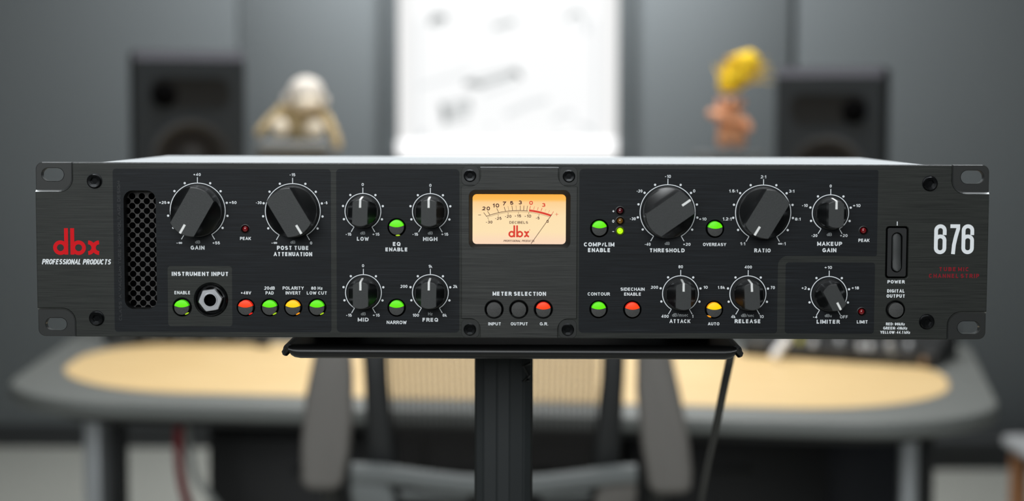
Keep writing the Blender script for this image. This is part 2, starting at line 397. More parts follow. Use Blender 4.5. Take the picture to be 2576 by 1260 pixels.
def flat_mesh(name, verts, faces, m, parent, thick=0.06, label=None):
    """verts in mm at the back plane; raised by `thick` mm towards -Y as thin solid ink"""
    n = len(verts)
    fv = [(x * MM, (y - thick) * MM, z * MM) for x, y, z in verts]
    me = bpy.data.meshes.new(name); me.from_pydata(fv, [], faces); me.materials.append(m); me.update()
    # every face looks out of the panel
    bm = bmesh.new(); bm.from_mesh(me)
    for f in bm.faces:
        f.normal_update()
        if f.normal.y > 0: f.normal_flip()
    bm.to_mesh(me); bm.free()
    o = mesh_obj(name, me, parent)
    if label: o['label'] = label
    return o
def lay(s, x0, x1, z0, z1, t, y, verts, faces, shear=0.0, gap=.26, special=False):
    if not special: t = min(t, .255 * (z1 - z0))
    """fit string s into the box (mm), stroke t kept; returns nothing"""
    h = z1 - z0; chars = ['~' + c for c in s] if special else list(s)
    gp = gap * h * (.72 if t > .4 else .56) + t * .08; spw = .60 * h; fixed = 0; flex = 0
    for i, c in enumerate(chars):
        if c == ' ': flex += spw; continue
        wd = GL[c][0]; fixed += t; flex += wd * (h - t) if wd else 0
        if i < len(chars) - 1 and chars[i + 1] != ' ': flex += gp
    W = x1 - x0 - abs(shear) * h
    k = (W - fixed) / flex if flex > 0 else 1
    x = x0
    for i, c in enumerate(chars):
        if c == ' ': x += spw * k; continue
        wd, strokes = GL[c]; gw = wd * (h - t) * k
        for st in strokes:
            o = []
            for q in st:
                if q == 'c': o.append(q); continue
                qx, qz = q
                if not wd: qx = 0
                # open straight ends reach the cap line, curves are inset by half a stroke
                zz = z0 + t / 2 + qz * (h - t); o.append((x + t / 2 + qx * gw, zz))
            if c in 'AMNVWKXYZz' and all(q != 'c' for q in o):      # straight-sided letters: square strokes cut off at the letter's box
                for a_, b_ in zip(o, o[1:]):
                    d_ = Vector((b_[0] - a_[0], b_[1] - a_[1])); L_ = d_.length; d_ /= L_; n_ = Vector((-d_.y, d_.x)) * t / 2 * (1.0 if abs(d_.x) < .1 or t < .4 or c == 'Z' else .86)
                    vert = abs(d_.x) < .25 * abs(d_.y) or True
                    ea = t if min(abs(a_[1] - z0), abs(a_[1] - z1)) < t * .6 and abs(d_.y) > .2 else 0.0
                    eb = t if min(abs(b_[1] - z0), abs(b_[1] - z1)) < t * .6 and abs(d_.y) > .2 else 0.0
                    pa = Vector(a_) - d_ * ea; pb = Vector(b_) + d_ * eb
                    pl = [tuple(pa + n_), tuple(pb + n_), tuple(pb - n_), tuple(pa - n_)]
                    hz = z1 if c != 'z' else z0 + t + .66 * (h - t)
                    for ax, lim, kl in ((1, hz, True), (1, z0, False), (0, x + gw + t, True), (0, x, False)):
                        if pl: pl = clip(pl, ax, lim, kl)
                    if len(pl) > 2:
                        RC[0] = (RC[0] + 7) % 23; yy = y - RC[0] * .0009; base = len(verts)
                        for q in pl: verts.append((q[0] + (q[1] - z0) * shear, yy, q[1]))
                        faces.append(tuple(range(base, base + len(pl))))
                continue
            if o[-1] != 'c':
                for e, f in ((0, 1), (-1, -2)):
                    if st[e][1] in (0, 1) and abs(st[e][1] - st[f][1]) > .1:
                        dx, dz = o[e][0] - o[f][0], o[e][1] - o[f][1]; s2 = (t / 2) / abs(dz)
                        o[e] = (o[e][0] + dx * s2, o[e][1] + dz * s2)
            if shear: o = [q if q == 'c' else (q[0] + (q[1] - z0) * shear, q[1]) for q in o]
            ribbon(verts, faces, o, t, y)
        x += gw + t
        if i < len(chars) - 1 and chars[i + 1] != ' ': x += gp * k

# ================================================================== ROOM
WY = 5.40
def wall_slab(name, x0, x1, z0, z1, y0, y1, m):
    return box(name, ((x0 + x1) / 2, (y0 + y1) / 2, (z0 + z1) / 2), (x1 - x0, y1 - y0, z1 - z0), m)
struct(wall_slab('floor', -3.6, 3.6, -0.05, 0, -3.5, 5.7, M['floor']))
wb = struct(wall_slab('wall_back', -3.6, 3.6, 0, 3.0, WY + 0.03, WY + 0.15, M['wall_joint']))
PX0, PX1 = at(1003, 200, WY).x, at(1553, 200, WY).x
JL, JR = at(600, 100, WY).x, at(1997, 100, WY).x
for x0, x1 in ((-3.6, JL - .0025), (JL + .0025, PX0 - .055), (PX1 + .055, JR - .012), (JR + .012, 3.6)):
    o = box('wall_panel', ((x0 + x1) / 2, WY + .015, 1.54), (x1 - x0, .03, 2.92), M['wall'], wb, bev=.004)
o = box('wall_panel', ((PX0 + PX1) / 2, WY + .015, .55), (PX1 - PX0 + .1, .03, .93), M['wall'], wb, bev=.004)
struct(wall_slab('baseboard_back', -3.6, 3.6, 0, 0.08, WY - .012, WY, M['base']))
struct(wall_slab('panel_side_strip_1', PX0 - .055, PX0 - .006, 1.02, 2.45, WY - .03, WY + .03, M['wall_grey_strip']))
struct(wall_slab('panel_side_strip_2', PX1 + .006, PX1 + .055, 1.02, 2.45, WY - .03, WY + .03, M['wall_grey_strip']))
struct(wall_slab('wall_left', -3.7, -3.6, 0, 3.0, -3.5, 5.55, M['wall']))
struct(wall_slab('wall_right', 3.6, 3.7, 0, 3.0, -3.5, 5.55, M['wall']))
struct(wall_slab('ceiling', -3.7, 3.7, 3.0, 3.1, -3.5, 5.55, M['ceiling']))

# tall backlit white panel with faint grey drawings
zb = at(1280, 388, WY).z - .02
lb = empty('backlit_panel', ((PX0 + PX1) / 2, WY - .005, zb))
tag(lb, 'tall bright white backlit panel with faint grey drawings on the back wall', 'light panel')
hw = (PX1 - PX0) / 2
box('frame_edge', (0, -.008, .70), (2 * hw, .03, 1.40), M['panel_margin'], lb)
box('printed_sheet', (0, -.0245, .72), (2 * hw - .10, .004, 1.34), M['panel_white'], lb)
c0 = lb.location
def mk(px, py, wpx, hpx, deg, m, name='drawing'):
    p = at(px, py, WY - .032); s = (WY - .032 - CAM.y) / FPX
    o = box(name, (p.x - c0.x, -.0275, p.z - c0.z), (wpx * s, .002, hpx * s), m, lb, rot=Matrix.Rotation(math.radians(deg), 3, 'Y'))
    return o
def mkpoly(pts, wpx, m):
    s = (WY - .032 - CAM.y) / FPX
    q = [at(a, b, WY - .032) for a, b in pts]; v = []; f = []
    ribbon(v, f, [((p.x - c0.x) * 1000, (p.z - c0.z) * 1000) for p in q], wpx * s * 1000, -27)
    return flat_mesh('drawing', v, f, m, lb, 1.5)
mkpoly([(1082, 62), (1092, 44), (1106, 42), (1124, 46)], 12, M['mark_dark'])
mkpoly([(1084, 60), (1096, 58), (1118, 52)], 8, M['mark_mid'])
mkpoly([(1428, 50), (1438, 36), (1450, 33), (1466, 40)], 10, M['mark_mid'])
mkpoly([(1466, 44), (1474, 66), (1478, 84)], 12, M['mark_pale'])
mk(1268, 61, 56, 12, -15, M['mark_mid'])
mkpoly([(1168, 208), (1200, 212), (1214, 214)], 13, M['mark_dark'])
mkpoly([(1286, 184), (1298, 180), (1310, 196)], 12, M['mark_dark'])
mkpoly([(1212, 212), (1292, 186)], 12, M['mark_mid'])
mkpoly([(1215, 236), (1300, 205)], 8, M['mark_pale'])
mkpoly([(1170, 205), (1290, 176)], 5, M['mark_mid'])
for k in range(5):          # a block of small slanted printing
    mk(1145, 258 + 11 * k, 80 - 3 * k, 6, -13, M['mark_mid'])
mk(1118, 284, 14, 50, -13, M['mark_dark']); mk(1180, 262, 10, 30, -13, M['mark_mid'])
mkpoly([(1270, 290), (1330, 262), (1380, 250)], 14, M['mark_pale'])
mkpoly([(1390, 302), (1420, 284), (1444, 286)], 12, M['mark_pale'])
mkpoly([(1450, 312), (1476, 318), (1500, 336)], 11, M['mark_pale'])
mkpoly([(1230, 314), (1240, 322)], 10, M['mark_pale'])
for x in (1050, 1498):
    mk(x, 200, 7, 300, 0, M['mark_pale'])
mkpoly([(1052, 218), (1100, 205), (1180, 180)], 8, M['mark_pale'])
mk(1060, 338, 22, 20, 0, M['mark_pale']); mk(1400, 345, 40, 8, -8, M['mark_pale'])
p0 = at(1000, 369, WY - .05); p1 = at(1552, 369, WY - .05); hb = 40 * (WY - CAM.y) / FPX
bm = bmesh.new(); bm_tube(bm, [(p0.x - c0.x, -.045, p0.z - c0.z - .004), (p1.x - c0.x, -.045, p1.z - c0.z + .004)], hb / 2, 20)
bmesh.ops.bevel(bm, geom=[e for e in bm.edges if e.calc_face_angle(0) > 1.2], offset=.015, segments=3, affect='EDGES')
from_bm('bottom_rail', bm, M['panel_bar'], lb)

# ================================================================== DESK
DA = math.radians(-7.5)
desk = empty('desk', (-0.036, 2.25, 0), DA)
tag(desk, 'long desk with pale wood top set in a rounded grey rim, behind the chair', 'desk')
def dpt(x, y):
    d = Vector((x - desk.location.x, y - desk.location.y, 0)); d.rotate(Matrix.Rotation(-DA, 3, 'Z')); return d
HWD = .864; F0, B0 = -.425, .78
def desk_outline(ins_s, ins_f, ins_b, rf, rb):
    pts = []; x1 = HWD - ins_s; f = F0 + ins_f; b = B0 - ins_b
    for cx, cy, a0, rx, ry in ((x1 - rb, b - rb * 1.0, 0, rb, rb), (-x1 + rb, b - rb, 90, rb, rb), (-x1 + rf, f + rf * 1.05, 180, rf, rf * 1.05), (x1 - rf, f + rf * 1.05, 270, rf, rf * 1.05)):
        for k in range(13):
            a = math.radians(a0 + 90 * k / 12); u, v = cx + rx * math.cos(a), cy + ry * math.sin(a)
            pts.append((u + (v + .1) * (.21 if u < 0 else .06) * u / HWD, v))       # the ends flare towards the back
    return pts
def slab(name, pts, z0, z1, m, parent, bev=.006):
    bm = bmesh.new(); vs = [bm.verts.new((x, y, z1)) for x, y in pts]; f = bm.faces.new(vs)
    r = bmesh.ops.extrude_face_region(bm, geom=[f]); vv = [v for v in r['geom'] if isinstance(v, bmesh.types.BMVert)]
    bmesh.ops.translate(bm, vec=(0, 0, z0 - z1), verts=vv)
    bmesh.ops.recalc_face_normals(bm, faces=bm.faces)
    if bev:
        es = [e for e in bm.edges if e.calc_face_angle(0) > 1.2]
        bmesh.ops.bevel(bm, geom=es, offset=bev, segments=3, profile=.5, affect='EDGES')
    return from_bm(name, bm, m, parent)
slab('rim', desk_outline(0, 0, 0, .23, .32), .712, .740, M['desk_rim'], desk, .008)
slab('wood_top', desk_outline(.072, .105, .45, .27, .29), .7395, .7415, M['wood'], desk, 0)
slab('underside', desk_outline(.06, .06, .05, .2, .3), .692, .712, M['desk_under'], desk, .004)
def leg_at(px, m, y, wpx):
    q = at(px, 1100, y); d = dpt(q.x, y); s = (y - CAM.y) / FPX
    return box('leg', (d.x, d.y, .346), (wpx * s, .06, .692), m, desk, bev=.006)
leg_at(244, M['leg_grey'], 2.30, 44); leg_at(292, M['leg_dark'], 2.36, 40)
leg_at(2286, M['leg_grey'], 2.20, 42); leg_at(2332, M['leg_dark'], 2.27, 30)
for px in (266, 2310):
    q = at(px, 1240, 2.3); d = dpt(q.x, 2.3)
    box('foot', (d.x, d.y + .02, .012), (.09, .55, .024), M['leg_grey'], desk, bev=.006)

# ------------------------------------------------------------------ cabinets under the desk
def cabinet(x0, x1, y0, y1, h, m, label, doors=1, name='storage_cabinet', zb=0.0):
    e = empty(name, ((x0 + x1) / 2, (y0 + y1) / 2, zb)); tag(e, label, 'cabinet'); w_ = x1 - x0; d = y1 - y0
    box('body', (0, .005, h / 2), (w_, d - .01, h), m, e, bev=.006)
    for k in range(doors):
        dw = (w_ - .012) / doors
        dr = box('door', (-w_ / 2 + .006 + dw * (k + .5), -d / 2 - .006, h / 2), (dw - .006, .016, h - .03), m, e, bev=.004)
        box('handle', (-w_ / 2 + .006 + dw * (k + .5), -d / 2 - .020, h - .08), (.09, .012, .012), M['leg_dark'], dr, bev=.003)
    return e
xa = at(556, 1100, 2.55).x; xb = at(1085, 1100, 2.55).x; xc = at(1560, 1100, 2.55).x; xd = at(2060, 1100, 2.55).x; xe = at(2215, 1100, 2.42).x - .03
cabinet(xa, xb - .004, 2.40, 2.66, .61, M['cab'], 'black cabinet under the left half of the desk', 1)
cabinet(xb + .004, xc - .004, 2.40, 2.66, .61, M['cab'], 'black cabinet under the desk directly behind the chair', 1)
cabinet(xc + .004, xd - .004, 2.40, 2.66, .61, M['cab'], 'black cabinet under the right half of the desk', 1)
cabinet(at(2070, 1100, 2.74).x, at(2345, 1100, 2.74).x, 2.74, 2.94, .61, M['navy'], 'navy-black case behind the right desk legs', 1, 'equipment_case')

q0 = gnd(2335, 1182, 0); bch = empty('low_filler', (q0.x + .42, q0.y + .14, 0)); tag(bch, 'low dark bench shape added for the dark strip at the back wall, right of the desk legs', 'filler')
box('filler_top', (0, 0, .085), (.84, .28, .03), M['base'], bch, bev=.004)  # low box added to fill an unresolved dark strip at the wall
for k in (-1, 1): box('filler_side', (k * .39, 0, .035), (.04, .27, .07), M['base'], bch, bev=.003)
box('filler_front', (0, -.12, .035), (.74, .02, .07), M['base'], bch, bev=.003)
# cables hanging from the desk
def cable(name, pix, r, m, y, label):
    pts = [at(a, b, y + k) for a, b, k in pix]
    # smooth the polyline
    out = []
    for i in range(len(pts) - 1):
        p0 = pts[max(i - 1, 0)]; p1 = pts[i]; p2 = pts[i + 1]; p3 = pts[min(i + 2, len(pts) - 1)]
        for k in range(6):
            t = k / 6; out.append(.5 * ((2 * p1) + (p2 - p0) * t + (2 * p0 - 5 * p1 + 4 * p2 - p3) * t * t + (-p0 + 3 * p1 - 3 * p2 + p3) * t ** 3))
    out.append(pts[-1])
    o = tube(name, out, r, m, None, 10); tag(o, label, 'cable'); return o
cable('desk_cable', [(452, 1052, 0), (450, 1100, 0), (452, 1170, 0), (462, 1230, 0), (480, 1300, .02), (500, 1420, .05)], .0085, M['cable_red'], 2.10, 'red cable hanging from the desk beside the left legs')
cable('desk_cable', [(470, 1052, 0), (474, 1120, 0), (492, 1200, 0), (530, 1250, 0), (560, 1300, .02), (566, 1420, .05)], .006, M['cable_pale'], 2.14, 'pale grey cable curving down behind the red cable')

# ------------------------------------------------------------------ chair
CY = 1.50
chair = empty('office_chair', (at(1250, 1200, CY).x, CY, 0))
tag(chair, 'office chair with see-through mesh back and grey arm pads, behind the stand pole', 'chair')
cl = chair.location
def C(px, py, y=CY): q = at(px, py, y); return Vector((q.x - cl.x, y - cl.y, q.z))
def slabpoly(name, pix, y, th, m, bev=.008, lean=0.0):
    bm = bmesh.new(); vs = []
    for a, b in pix:
        q = C(a, b, y); vs.append(bm.verts.new((q.x, q.y, q.z)))
    f = bm.faces.new(vs); r = bmesh.ops.extrude_face_region(bm, geom=[f]); vv = [v for v in r['geom'] if isinstance(v, bmesh.types.BMVert)]
    bmesh.ops.translate(bm, vec=(0, th, 0), verts=vv); bmesh.ops.recalc_face_normals(bm, faces=bm.faces)
    if lean:
        zm = min(v.co.z for v in bm.verts)
        for v in bm.verts: v.co.y += (v.co.z - zm) * lean
    if bev: bmesh.ops.bevel(bm, geom=[e for e in bm.edges if e.calc_face_angle(0) > .8], offset=bev, segments=3, profile=.5, affect='EDGES')
    return from_bm(name, bm, m, chair)
slabpoly('arm_pad', [(778, 880), (866, 880), (876, 960), (879, 1060), (874, 1150), (862, 1215), (848, 1236), (770, 1236), (754, 1215), (750, 1130), (756, 1010)], CY - .04, .035, M['chair_arm'], .010, .35)
slabpoly('arm_pad', [(1612, 888), (1622, 880), (1690, 880), (1700, 900), (1720, 1000), (1738, 1100), (1745, 1190), (1742, 1230), (1730, 1246), (1646, 1246), (1632, 1225), (1618, 1130), (1608, 1000)], CY - .04, .035, M['chair_arm'], .010, .35)
slabpoly('back_post', [(906, 850), (972, 850), (976, 960), (985, 1080), (1000, 1190), (925, 1190), (918, 1060), (914, 960)], CY + .0, .03, M['chair_frame'])
slabpoly('back_post', [(1518, 850), (1576, 850), (1572, 960), (1566, 1060), (1560, 1190), (1490, 1190), (1500, 1080), (1512, 960)], CY + .0, .03, M['chair_frame'])
for a in (830, 1660):           # arm carriers down to the seat
    q = C(a, 1220); tube('arm_bracket', [(q.x, .03, q.z), (q.x * .98, .10, q.z - .10), (q.x * .86, .14, .50)], .016, M['chair_frame'], chair)
# mesh back: separate vertical cords with thin gaps
px = 984
bmx = C(984, 860), C(1512, 1150)
while px < 1512:
    a = C(px, 856, CY + .012); b = C(px + (8 if px < 1250 else -6), 1178, CY + .03)
    mid = (a + b) / 2 + Vector((0, .02, 0))
    tube('mesh_cord', [a, mid, b], .0020, M['chair_mesh'], chair, 6)
    px += 14.3
for k in range(26):
    z = C(1250, 860).z - k * .0085; s = 1 - .0 * k
    x0 = C(978, 900).x; x1 = C(1514, 900).x
    if z > C(1250, 1180).z: tube('mesh_weft', [(x0, .022, z), ((x0 + x1) / 2, .032, z), (x1, .022, z)], .0006, M['chair_mesh'], chair, 4)
ta = C(912, 842, CY + .015); tb_ = C(1574, 842, CY + .015)
tube('top_rail', [ta, (ta + tb_) / 2 + Vector((0, .012, .006)), tb_], .008, M['chair_frame'], chair)
# lower carrier and seat
bm = bmesh.new()
curve = [(884, 1172), (960, 1176), (1060, 1190), (1160, 1202), (1270, 1208), (1370, 1202), (1470, 1190), (1540, 1180), (1602, 1176)]
vt = [C(a, b, CY - .03 + .00002 * abs(a - 1250)) for a, b in curve]
rows = []
for v in vt:
    rows.append([bm.verts.new(v + Vector((0, dy, dz))) for dy, dz in ((0.012, .003), (0, 0), (-.002, -.010), (0, -.020), (.014, -.026), (.02, -.012))])
for a, b in zip(rows, rows[1:]):
    for k in range(6): bm.faces.new((a[k], a[(k + 1) % 6], b[(k + 1) % 6], b[k]))
bm.faces.new(rows[0]); bm.faces.new(rows[-1][::-1]); bmesh.ops.recalc_face_normals(bm, faces=bm.faces)
from_bm('lumbar_carrier', bm, M['chair_grey'], chair)
slabpoly('side_bracket', [(884, 1180), (965, 1186), (990, 1240), (1000, 1320), (900, 1320), (880, 1240)], CY - .02, .02, M['chair_grey'], .006)
slabpoly('side_bracket', [(1602, 1184), (1520, 1190), (1500, 1240), (1490, 1320), (1590, 1320), (1604, 1240)], CY - .02, .02, M['chair_arm'], .006)
slabpoly('rib', [(1000, 1236), (1180, 1244), (1180, 1262), (1010, 1256)], CY - .02, .012, M['chair_grey'], .003)
slabpoly('rib', [(1360, 1244), (1490, 1236), (1484, 1254), (1360, 1262)], CY - .02, .012, M['chair_grey'], .003)
slabpoly('spine', [(1225, 1210), (1300, 1210), (1290, 1560), (1235, 1560)], CY - .01, .03, M['chair_frame'], .006)
box('seat', (0, .30, .47), (.48, .46, .07), M['seat'], chair, bev=.03, seg=4)
tube('gas_column', [(0, .28, .09), (0, .28, .44)], .028, M['chair_frame'], chair, 16)
for k in range(5):
    a = 2 * PI * k / 5 + .3; dx, dy = math.cos(a), math.sin(a)
    tube('base_leg', [(0, .28, .10), (dx * .16, .28 + dy * .16, .085), (dx * .31, .28 + dy * .31, .065)], [.026, .02, .014], M['chair_frame'], chair)
    cs = lathe('caster', [(0, -.012), (.03, -.012), (.03, .012), (0, .012)], M['chair_frame'], chair, 16, 'Y', (dx * .31, .28 + dy * .31, .031))

# ------------------------------------------------------------------ speakers on stands
def speaker(cx, ytop, wpx, rz, Y, label, sgn, stand_label):
    q = at(cx, ytop, Y); s = (Y - CAM.y) / FPX; W_ = wpx * s; H_ = .40; D_ = .28; z0 = q.z - H_
    e = empty('studio_speaker', (q.x, Y, z0), rz); tag(e, label, 'speaker', 'studio speakers on the desk')
    bm = bmesh.new(); ch = .022
    # cabinet: front baffle, bevelled top front edge, sides
    sec = [(-D_ / 2, 0), (-D_ / 2, H_ - ch), (-D_ / 2 + .028, H_), (D_ / 2, H_), (D_ / 2, 0)]
    l = [bm.verts.new((-W_ / 2, a, b)) for a, b in sec]; r = [bm.verts.new((W_ / 2, a, b)) for a, b in sec]
    fs = []
    for k in range(5): fs.append(bm.faces.new((l[k], l[(k + 1) % 5], r[(k + 1) % 5], r[k])))
    a = bm.faces.new(l); b = bm.faces.new(r[::-1])
    for k, f in enumerate(fs): f.material_index = 0 if k == 0 else (2 if k in (1, 2) else 1)
    a.material_index = b.material_index = 1
    bmesh.ops.recalc_face_normals(bm, faces=bm.faces)
    from_bm('cabinet', bm, [M['speaker'], M['speaker_side'], M['speaker_top_lit']], e, smooth=False)
    yf = -D_ / 2
    wz = H_ - .087
    bm = bmesh.new(); pts = rrect(-W_ * .36, W_ * .36, wz - .030, wz + .030, .024, 6)
    o1 = [bm.verts.new((x, yf - .003, z)) for x, z in pts]; o2 = [bm.verts.new((x * .9, yf + .012 - .014, wz + (z - wz) * .82)) for x, z in pts]; ob = [bm.verts.new((x, yf, z)) for x, z in pts]
    n = len(pts)
    for k in range(n):
        k2 = (k + 1) % n; bm.faces.new((ob[k], ob[k2], o1[k2], o1[k])); bm.faces.new((o1[k], o1[k2], o2[k2], o2[k]))
    bm.faces.new(o2); bmesh.ops.recalc_face_normals(bm, faces=bm.faces)
    wg = from_bm('waveguide', bm, M['waveguide'], e)
    lathe('tweeter', [(.026, .0), (.026, .004), (.018, .005), (.010, .009), (0, .011)], M['hole'], wg, 24, 'Y', (sgn * W_ * .24, yf - .002, wz - .006))
    wf = lathe('woofer', [(.082, 0), (.082, .005), (.072, .007), (.066, .004), (.05, .002), (.028, .0015), (.028, .0015)], M['cone_ring'], e, 40, 'Y', (0, yf, H_ - .225))
    lathe('cone', [(.064, .0045), (.045, .003), (.026, .0035)], M['cone'], wf, 40, 'Y', (0, yf - .0005, H_ - .225))
    lathe('dust_cap', [(.027, .0035), (.018, .009), (0, .011)], M['dust'], wf, 24, 'Y', (0, yf - .0005, H_ - .225))
    # stand
    t = empty('speaker_stand', (q.x, Y, .7415), rz); tag(t, stand_label, 'stand')
    hs = z0 - .7415
    box('base', (0, 0, .006), (W_ * .8, .13, .012), M['stand'], t, bev=.003)
    box('column', (0, 0, hs / 2), (.06, .06, hs - .022), M['stand'], t, bev=.004)
    box('top_plate', (0, 0, hs - .006), (W_ * .8, .13, .012), M['stand'], t, bev=.003)
    return e
speaker(466, 132, 262, math.radians(15), 2.86, 'dark studio speaker at the left of the desk, beside the plush figure', -1, 'short stand under the left speaker, hidden behind the rack unit')
speaker(2100, 172, 254, math.radians(-15), 2.88, 'dark studio speaker at the right of the desk, beside the yellow-haired doll', 1, 'short stand under the right speaker, hidden behind the rack unit')

def pedestal(px0, px1, pyt, Y, label):
    a = at(px0, pyt, Y); b = at(px1, pyt, Y); h = a.z - .7415
    e = empty('pedestal', ((a.x + b.x) / 2, Y, .7415)); tag(e, label, 'pedestal')
    w_ = b.x - a.x
    box('base', (0, 0, .008), (w_ * .9, .07, .016), M['pedestal'], e, bev=.003)
    box('column', (0, 0, h / 2), (w_ * .5, .06, h - .03), M['pedestal'], e, bev=.004)
    box('top_plate', (0, 0, h - .007), (w_, .12, .014), M['pedestal'], e, bev=.003)
    return e, h + .7415
pd, PZL = pedestal(655, 850, 386, 2.79, 'grey pedestal carrying the plush figure')
pd2, PZR = pedestal(1742, 1915, 383, 2.79, 'grey pedestal carrying the yellow-haired doll')

def skin(name, joints, edges, m, parent, root=0, sub=2):
    me = bpy.data.meshes.new(name); me.from_pydata([j[:3] for j in joints], edges, [])
    o = bpy.data.objects.new(name, me); COL.objects.link(o)
    md = o.modifiers.new('s', 'SKIN'); md.use_smooth_shade = True
    sl = me.skin_vertices[0].data
    for k, j in enumerate(joints): sl[k].radius = (j[3], j[3]); sl[k].use_root = (k == root)
    ms = o.modifiers.new('u', 'SUBSURF'); ms.levels = sub; ms.render_levels = sub
    dg = bpy.context.evaluated_depsgraph_get(); m2 = bpy.data.meshes.new_from_object(o.evaluated_get(dg))
    bpy.data.objects.remove(o); m2.materials.clear(); m2.materials.append(m); m2.name = name; m2.shade_smooth()
    return mesh_obj(name, m2, parent)
def ball(name, c, r, m, parent, sx=1, sy=1, sz=1, n=20):
    bm = bmesh.new(); bmesh.ops.create_uvsphere(bm, u_segments=n, v_segments=n // 2 + 2, radius=r)
    bmesh.ops.scale(bm, vec=(sx, sy, sz), verts=bm.verts); bmesh.ops.translate(bm, vec=c, verts=bm.verts)
    return from_bm(name, bm, m, parent, angle=180)
# plush figure bending forward over a grey cushion
TY = 2.79
base = at(755, 386, TY); fig = empty('plush_figure', (base.x, TY, PZL))
tag(fig, 'tan plush figure with long drooping arms and a pale lowered head', 'plush toy')
def T(px, py, y=0.0): q = at(px, py, TY + y); return (q.x - fig.location.x, y, q.z - PZL)
def J(px, py, y, r): return T(px, py, y) + (r,)
skin('body', [J(752, 330, .015, .030), J(755, 290, .02, .034), J(758, 258, .01, .026), J(722, 268, 0, .015), J(690, 295, -.005, .0125), J(660, 325, -.01, .011), J(645, 345, -.012, .010),
              J(796, 270, 0, .015), J(822, 300, -.005, .0125), J(840, 335, -.01, .011), J(852, 378, -.012, .010), J(725, 345, -.01, .020), J(785, 345, -.01, .020)],
     [(0, 1), (1, 2), (2, 3), (3, 4), (4, 5), (5, 6), (2, 7), (7, 8), (8, 9), (9, 10), (0, 11), (0, 12)], M['plush'], fig)
ball('head', T(770, 234, -.02), .040, M['plush_head'], fig, .95, .95, .86)
ball('ear', T(725, 250, -.012), .014, M['plush_head'], fig, .9, .6, 1.1); ball('ear', T(812, 254, -.012), .014, M['plush_head'], fig, .9, .6, 1.1)
ball('muzzle', T(772, 262, -.045), .026, M['plush_pale'], fig, 1.1, .8, .7)
ball('foot', T(705, 323, -.045), .021, M['plush_pale'], fig, .95, .8, 1.0); ball('foot', T(790, 325, -.045), .021, M['plush_pale'], fig, 1, .8, .95)
cu = box('grey_cushion', (at(738, 362, TY - .05).x, TY - .052, PZL + .0145), (.155, .045, .028), M['cushion'], None, bev=.016, seg=4)
tag(cu, 'small grey cushion under the feet of the plush figure', 'cushion')

# small doll with tall yellow hair
base = at(1842, 378, TY); doll = empty('toy_doll', (base.x, TY, PZR))
tag(doll, 'small peach toy doll with tall swept yellow hair, beside the right speaker', 'doll')
def D(px, py, y, r): q = at(px, py, TY + y); return (q.x - doll.location.x, y, max(q.z - PZR, .008), r)
skin('body', [D(1842, 300, 0, .026), D(1840, 330, 0, .028), D(1838, 278, 0, .017), D(1838, 264, -.002, .031), D(1838, 248, -.002, .028),
              D(1806, 284, -.006, .012), D(1790, 290, -.012, .010), D(1784, 276, -.014, .010), D(1872, 305, -.008, .012), D(1886, 322, -.012, .011), D(1878, 330, -.02, .009),
              D(1820, 350, 0, .017), D(1818, 378, -.004, .015), D(1860, 350, 0, .017), D(1862, 378, -.004, .015)],
     [(0, 1), (0, 2), (2, 3), (3, 4), (0, 5), (5, 6), (6, 7), (0, 8), (8, 9), (9, 10), (1, 11), (11, 12), (1, 13), (13, 14)], M['doll'], doll)
def T2(px, py, y): q = at(px, py, TY + y); return (q.x - doll.location.x, y, q.z - PZR)
for ex in (1826, 1850): ball('eye', T2(ex, 254, -.028), .0045, M['black'], doll)
ball('nose', T2(1838, 262, -.031), .005, M['doll'], doll)
ball('ear', T2(1808, 258, -.002), .008, M['doll'], doll, .6, .6, 1.2); ball('ear', T2(1868, 258, -.002), .008, M['doll'], doll, .6, .6, 1.2)
skin('hair', [D(1838, 236, 0, .028), D(1832, 208, 0, .027), D(1846, 178, 0, .030), D(1864, 156, 0, .028), D(1888, 148, 0, .021), D(1914, 160, 0, .014), D(1890, 182, 0, .018), D(1850, 146, 0, .016)],
     [(0, 1), (1, 2), (2, 3), (3, 4), (4, 5), (3, 6), (2, 7)], M['doll_hair'], doll)
bm = bmesh.new()
for k in range(70):
    a = random.uniform(-1.3, 1.3); z = random.uniform(0, 1)
    p0 = Vector(T2(1842 + 20 * a, 235 - 60 * z, random.uniform(-.015, .015)))
    tip = Vector(T2(1862 + 50 * a + random.uniform(-15, 15) + 20 * z, 158 + 30 * abs(a) + random.uniform(-30, 36) - 14 * z, random.uniform(-.03, .03)))
    bm_tube(bm, [p0, (p0 + tip) / 2 + Vector((.002 * a, 0, .005)), tip], [.0022, .0018, .0006], 5, False)
h = from_bm('loose_hair', bm, M['doll_hair'], doll); h['kind'] = 'stuff'

# ------------------------------------------------------------------ gear on the desk
DZ = .7415
def on_desk(px, py): return gnd(px, py, DZ)
a = on_desk(1868, 894); b = on_desk(2352, 926)
mx = empty('mixing_console', ((a.x + b.x) / 2, (a.y + b.y) / 2, DZ), math.atan2(b.y - a.y, b.x - a.x))
tag(mx, 'black mixing console with silver knobs at the back right of the desk', 'mixer')
ml = (b - a).length; mxr = Matrix.Rotation(-mx.rotation_euler.z, 3, 'Z')
bm = bmesh.new(); sec = [(0, 0), (0, .022), (.015, .028), (.19, .062), (.19, 0)]
l = [bm.verts.new((-ml / 2, y, z)) for y, z in sec]; r = [bm.verts.new((ml / 2, y, z)) for y, z in sec]
for k in range(5): bm.faces.new((l[k], l[(k + 1) % 5], r[(k + 1) % 5], r[k]))
bm.faces.new(l); bm.faces.new(r[::-1]); bmesh.ops.recalc_face_normals(bm, faces=bm.faces)
from_bm('case', bm, M['mixer'], mx, smooth=False)
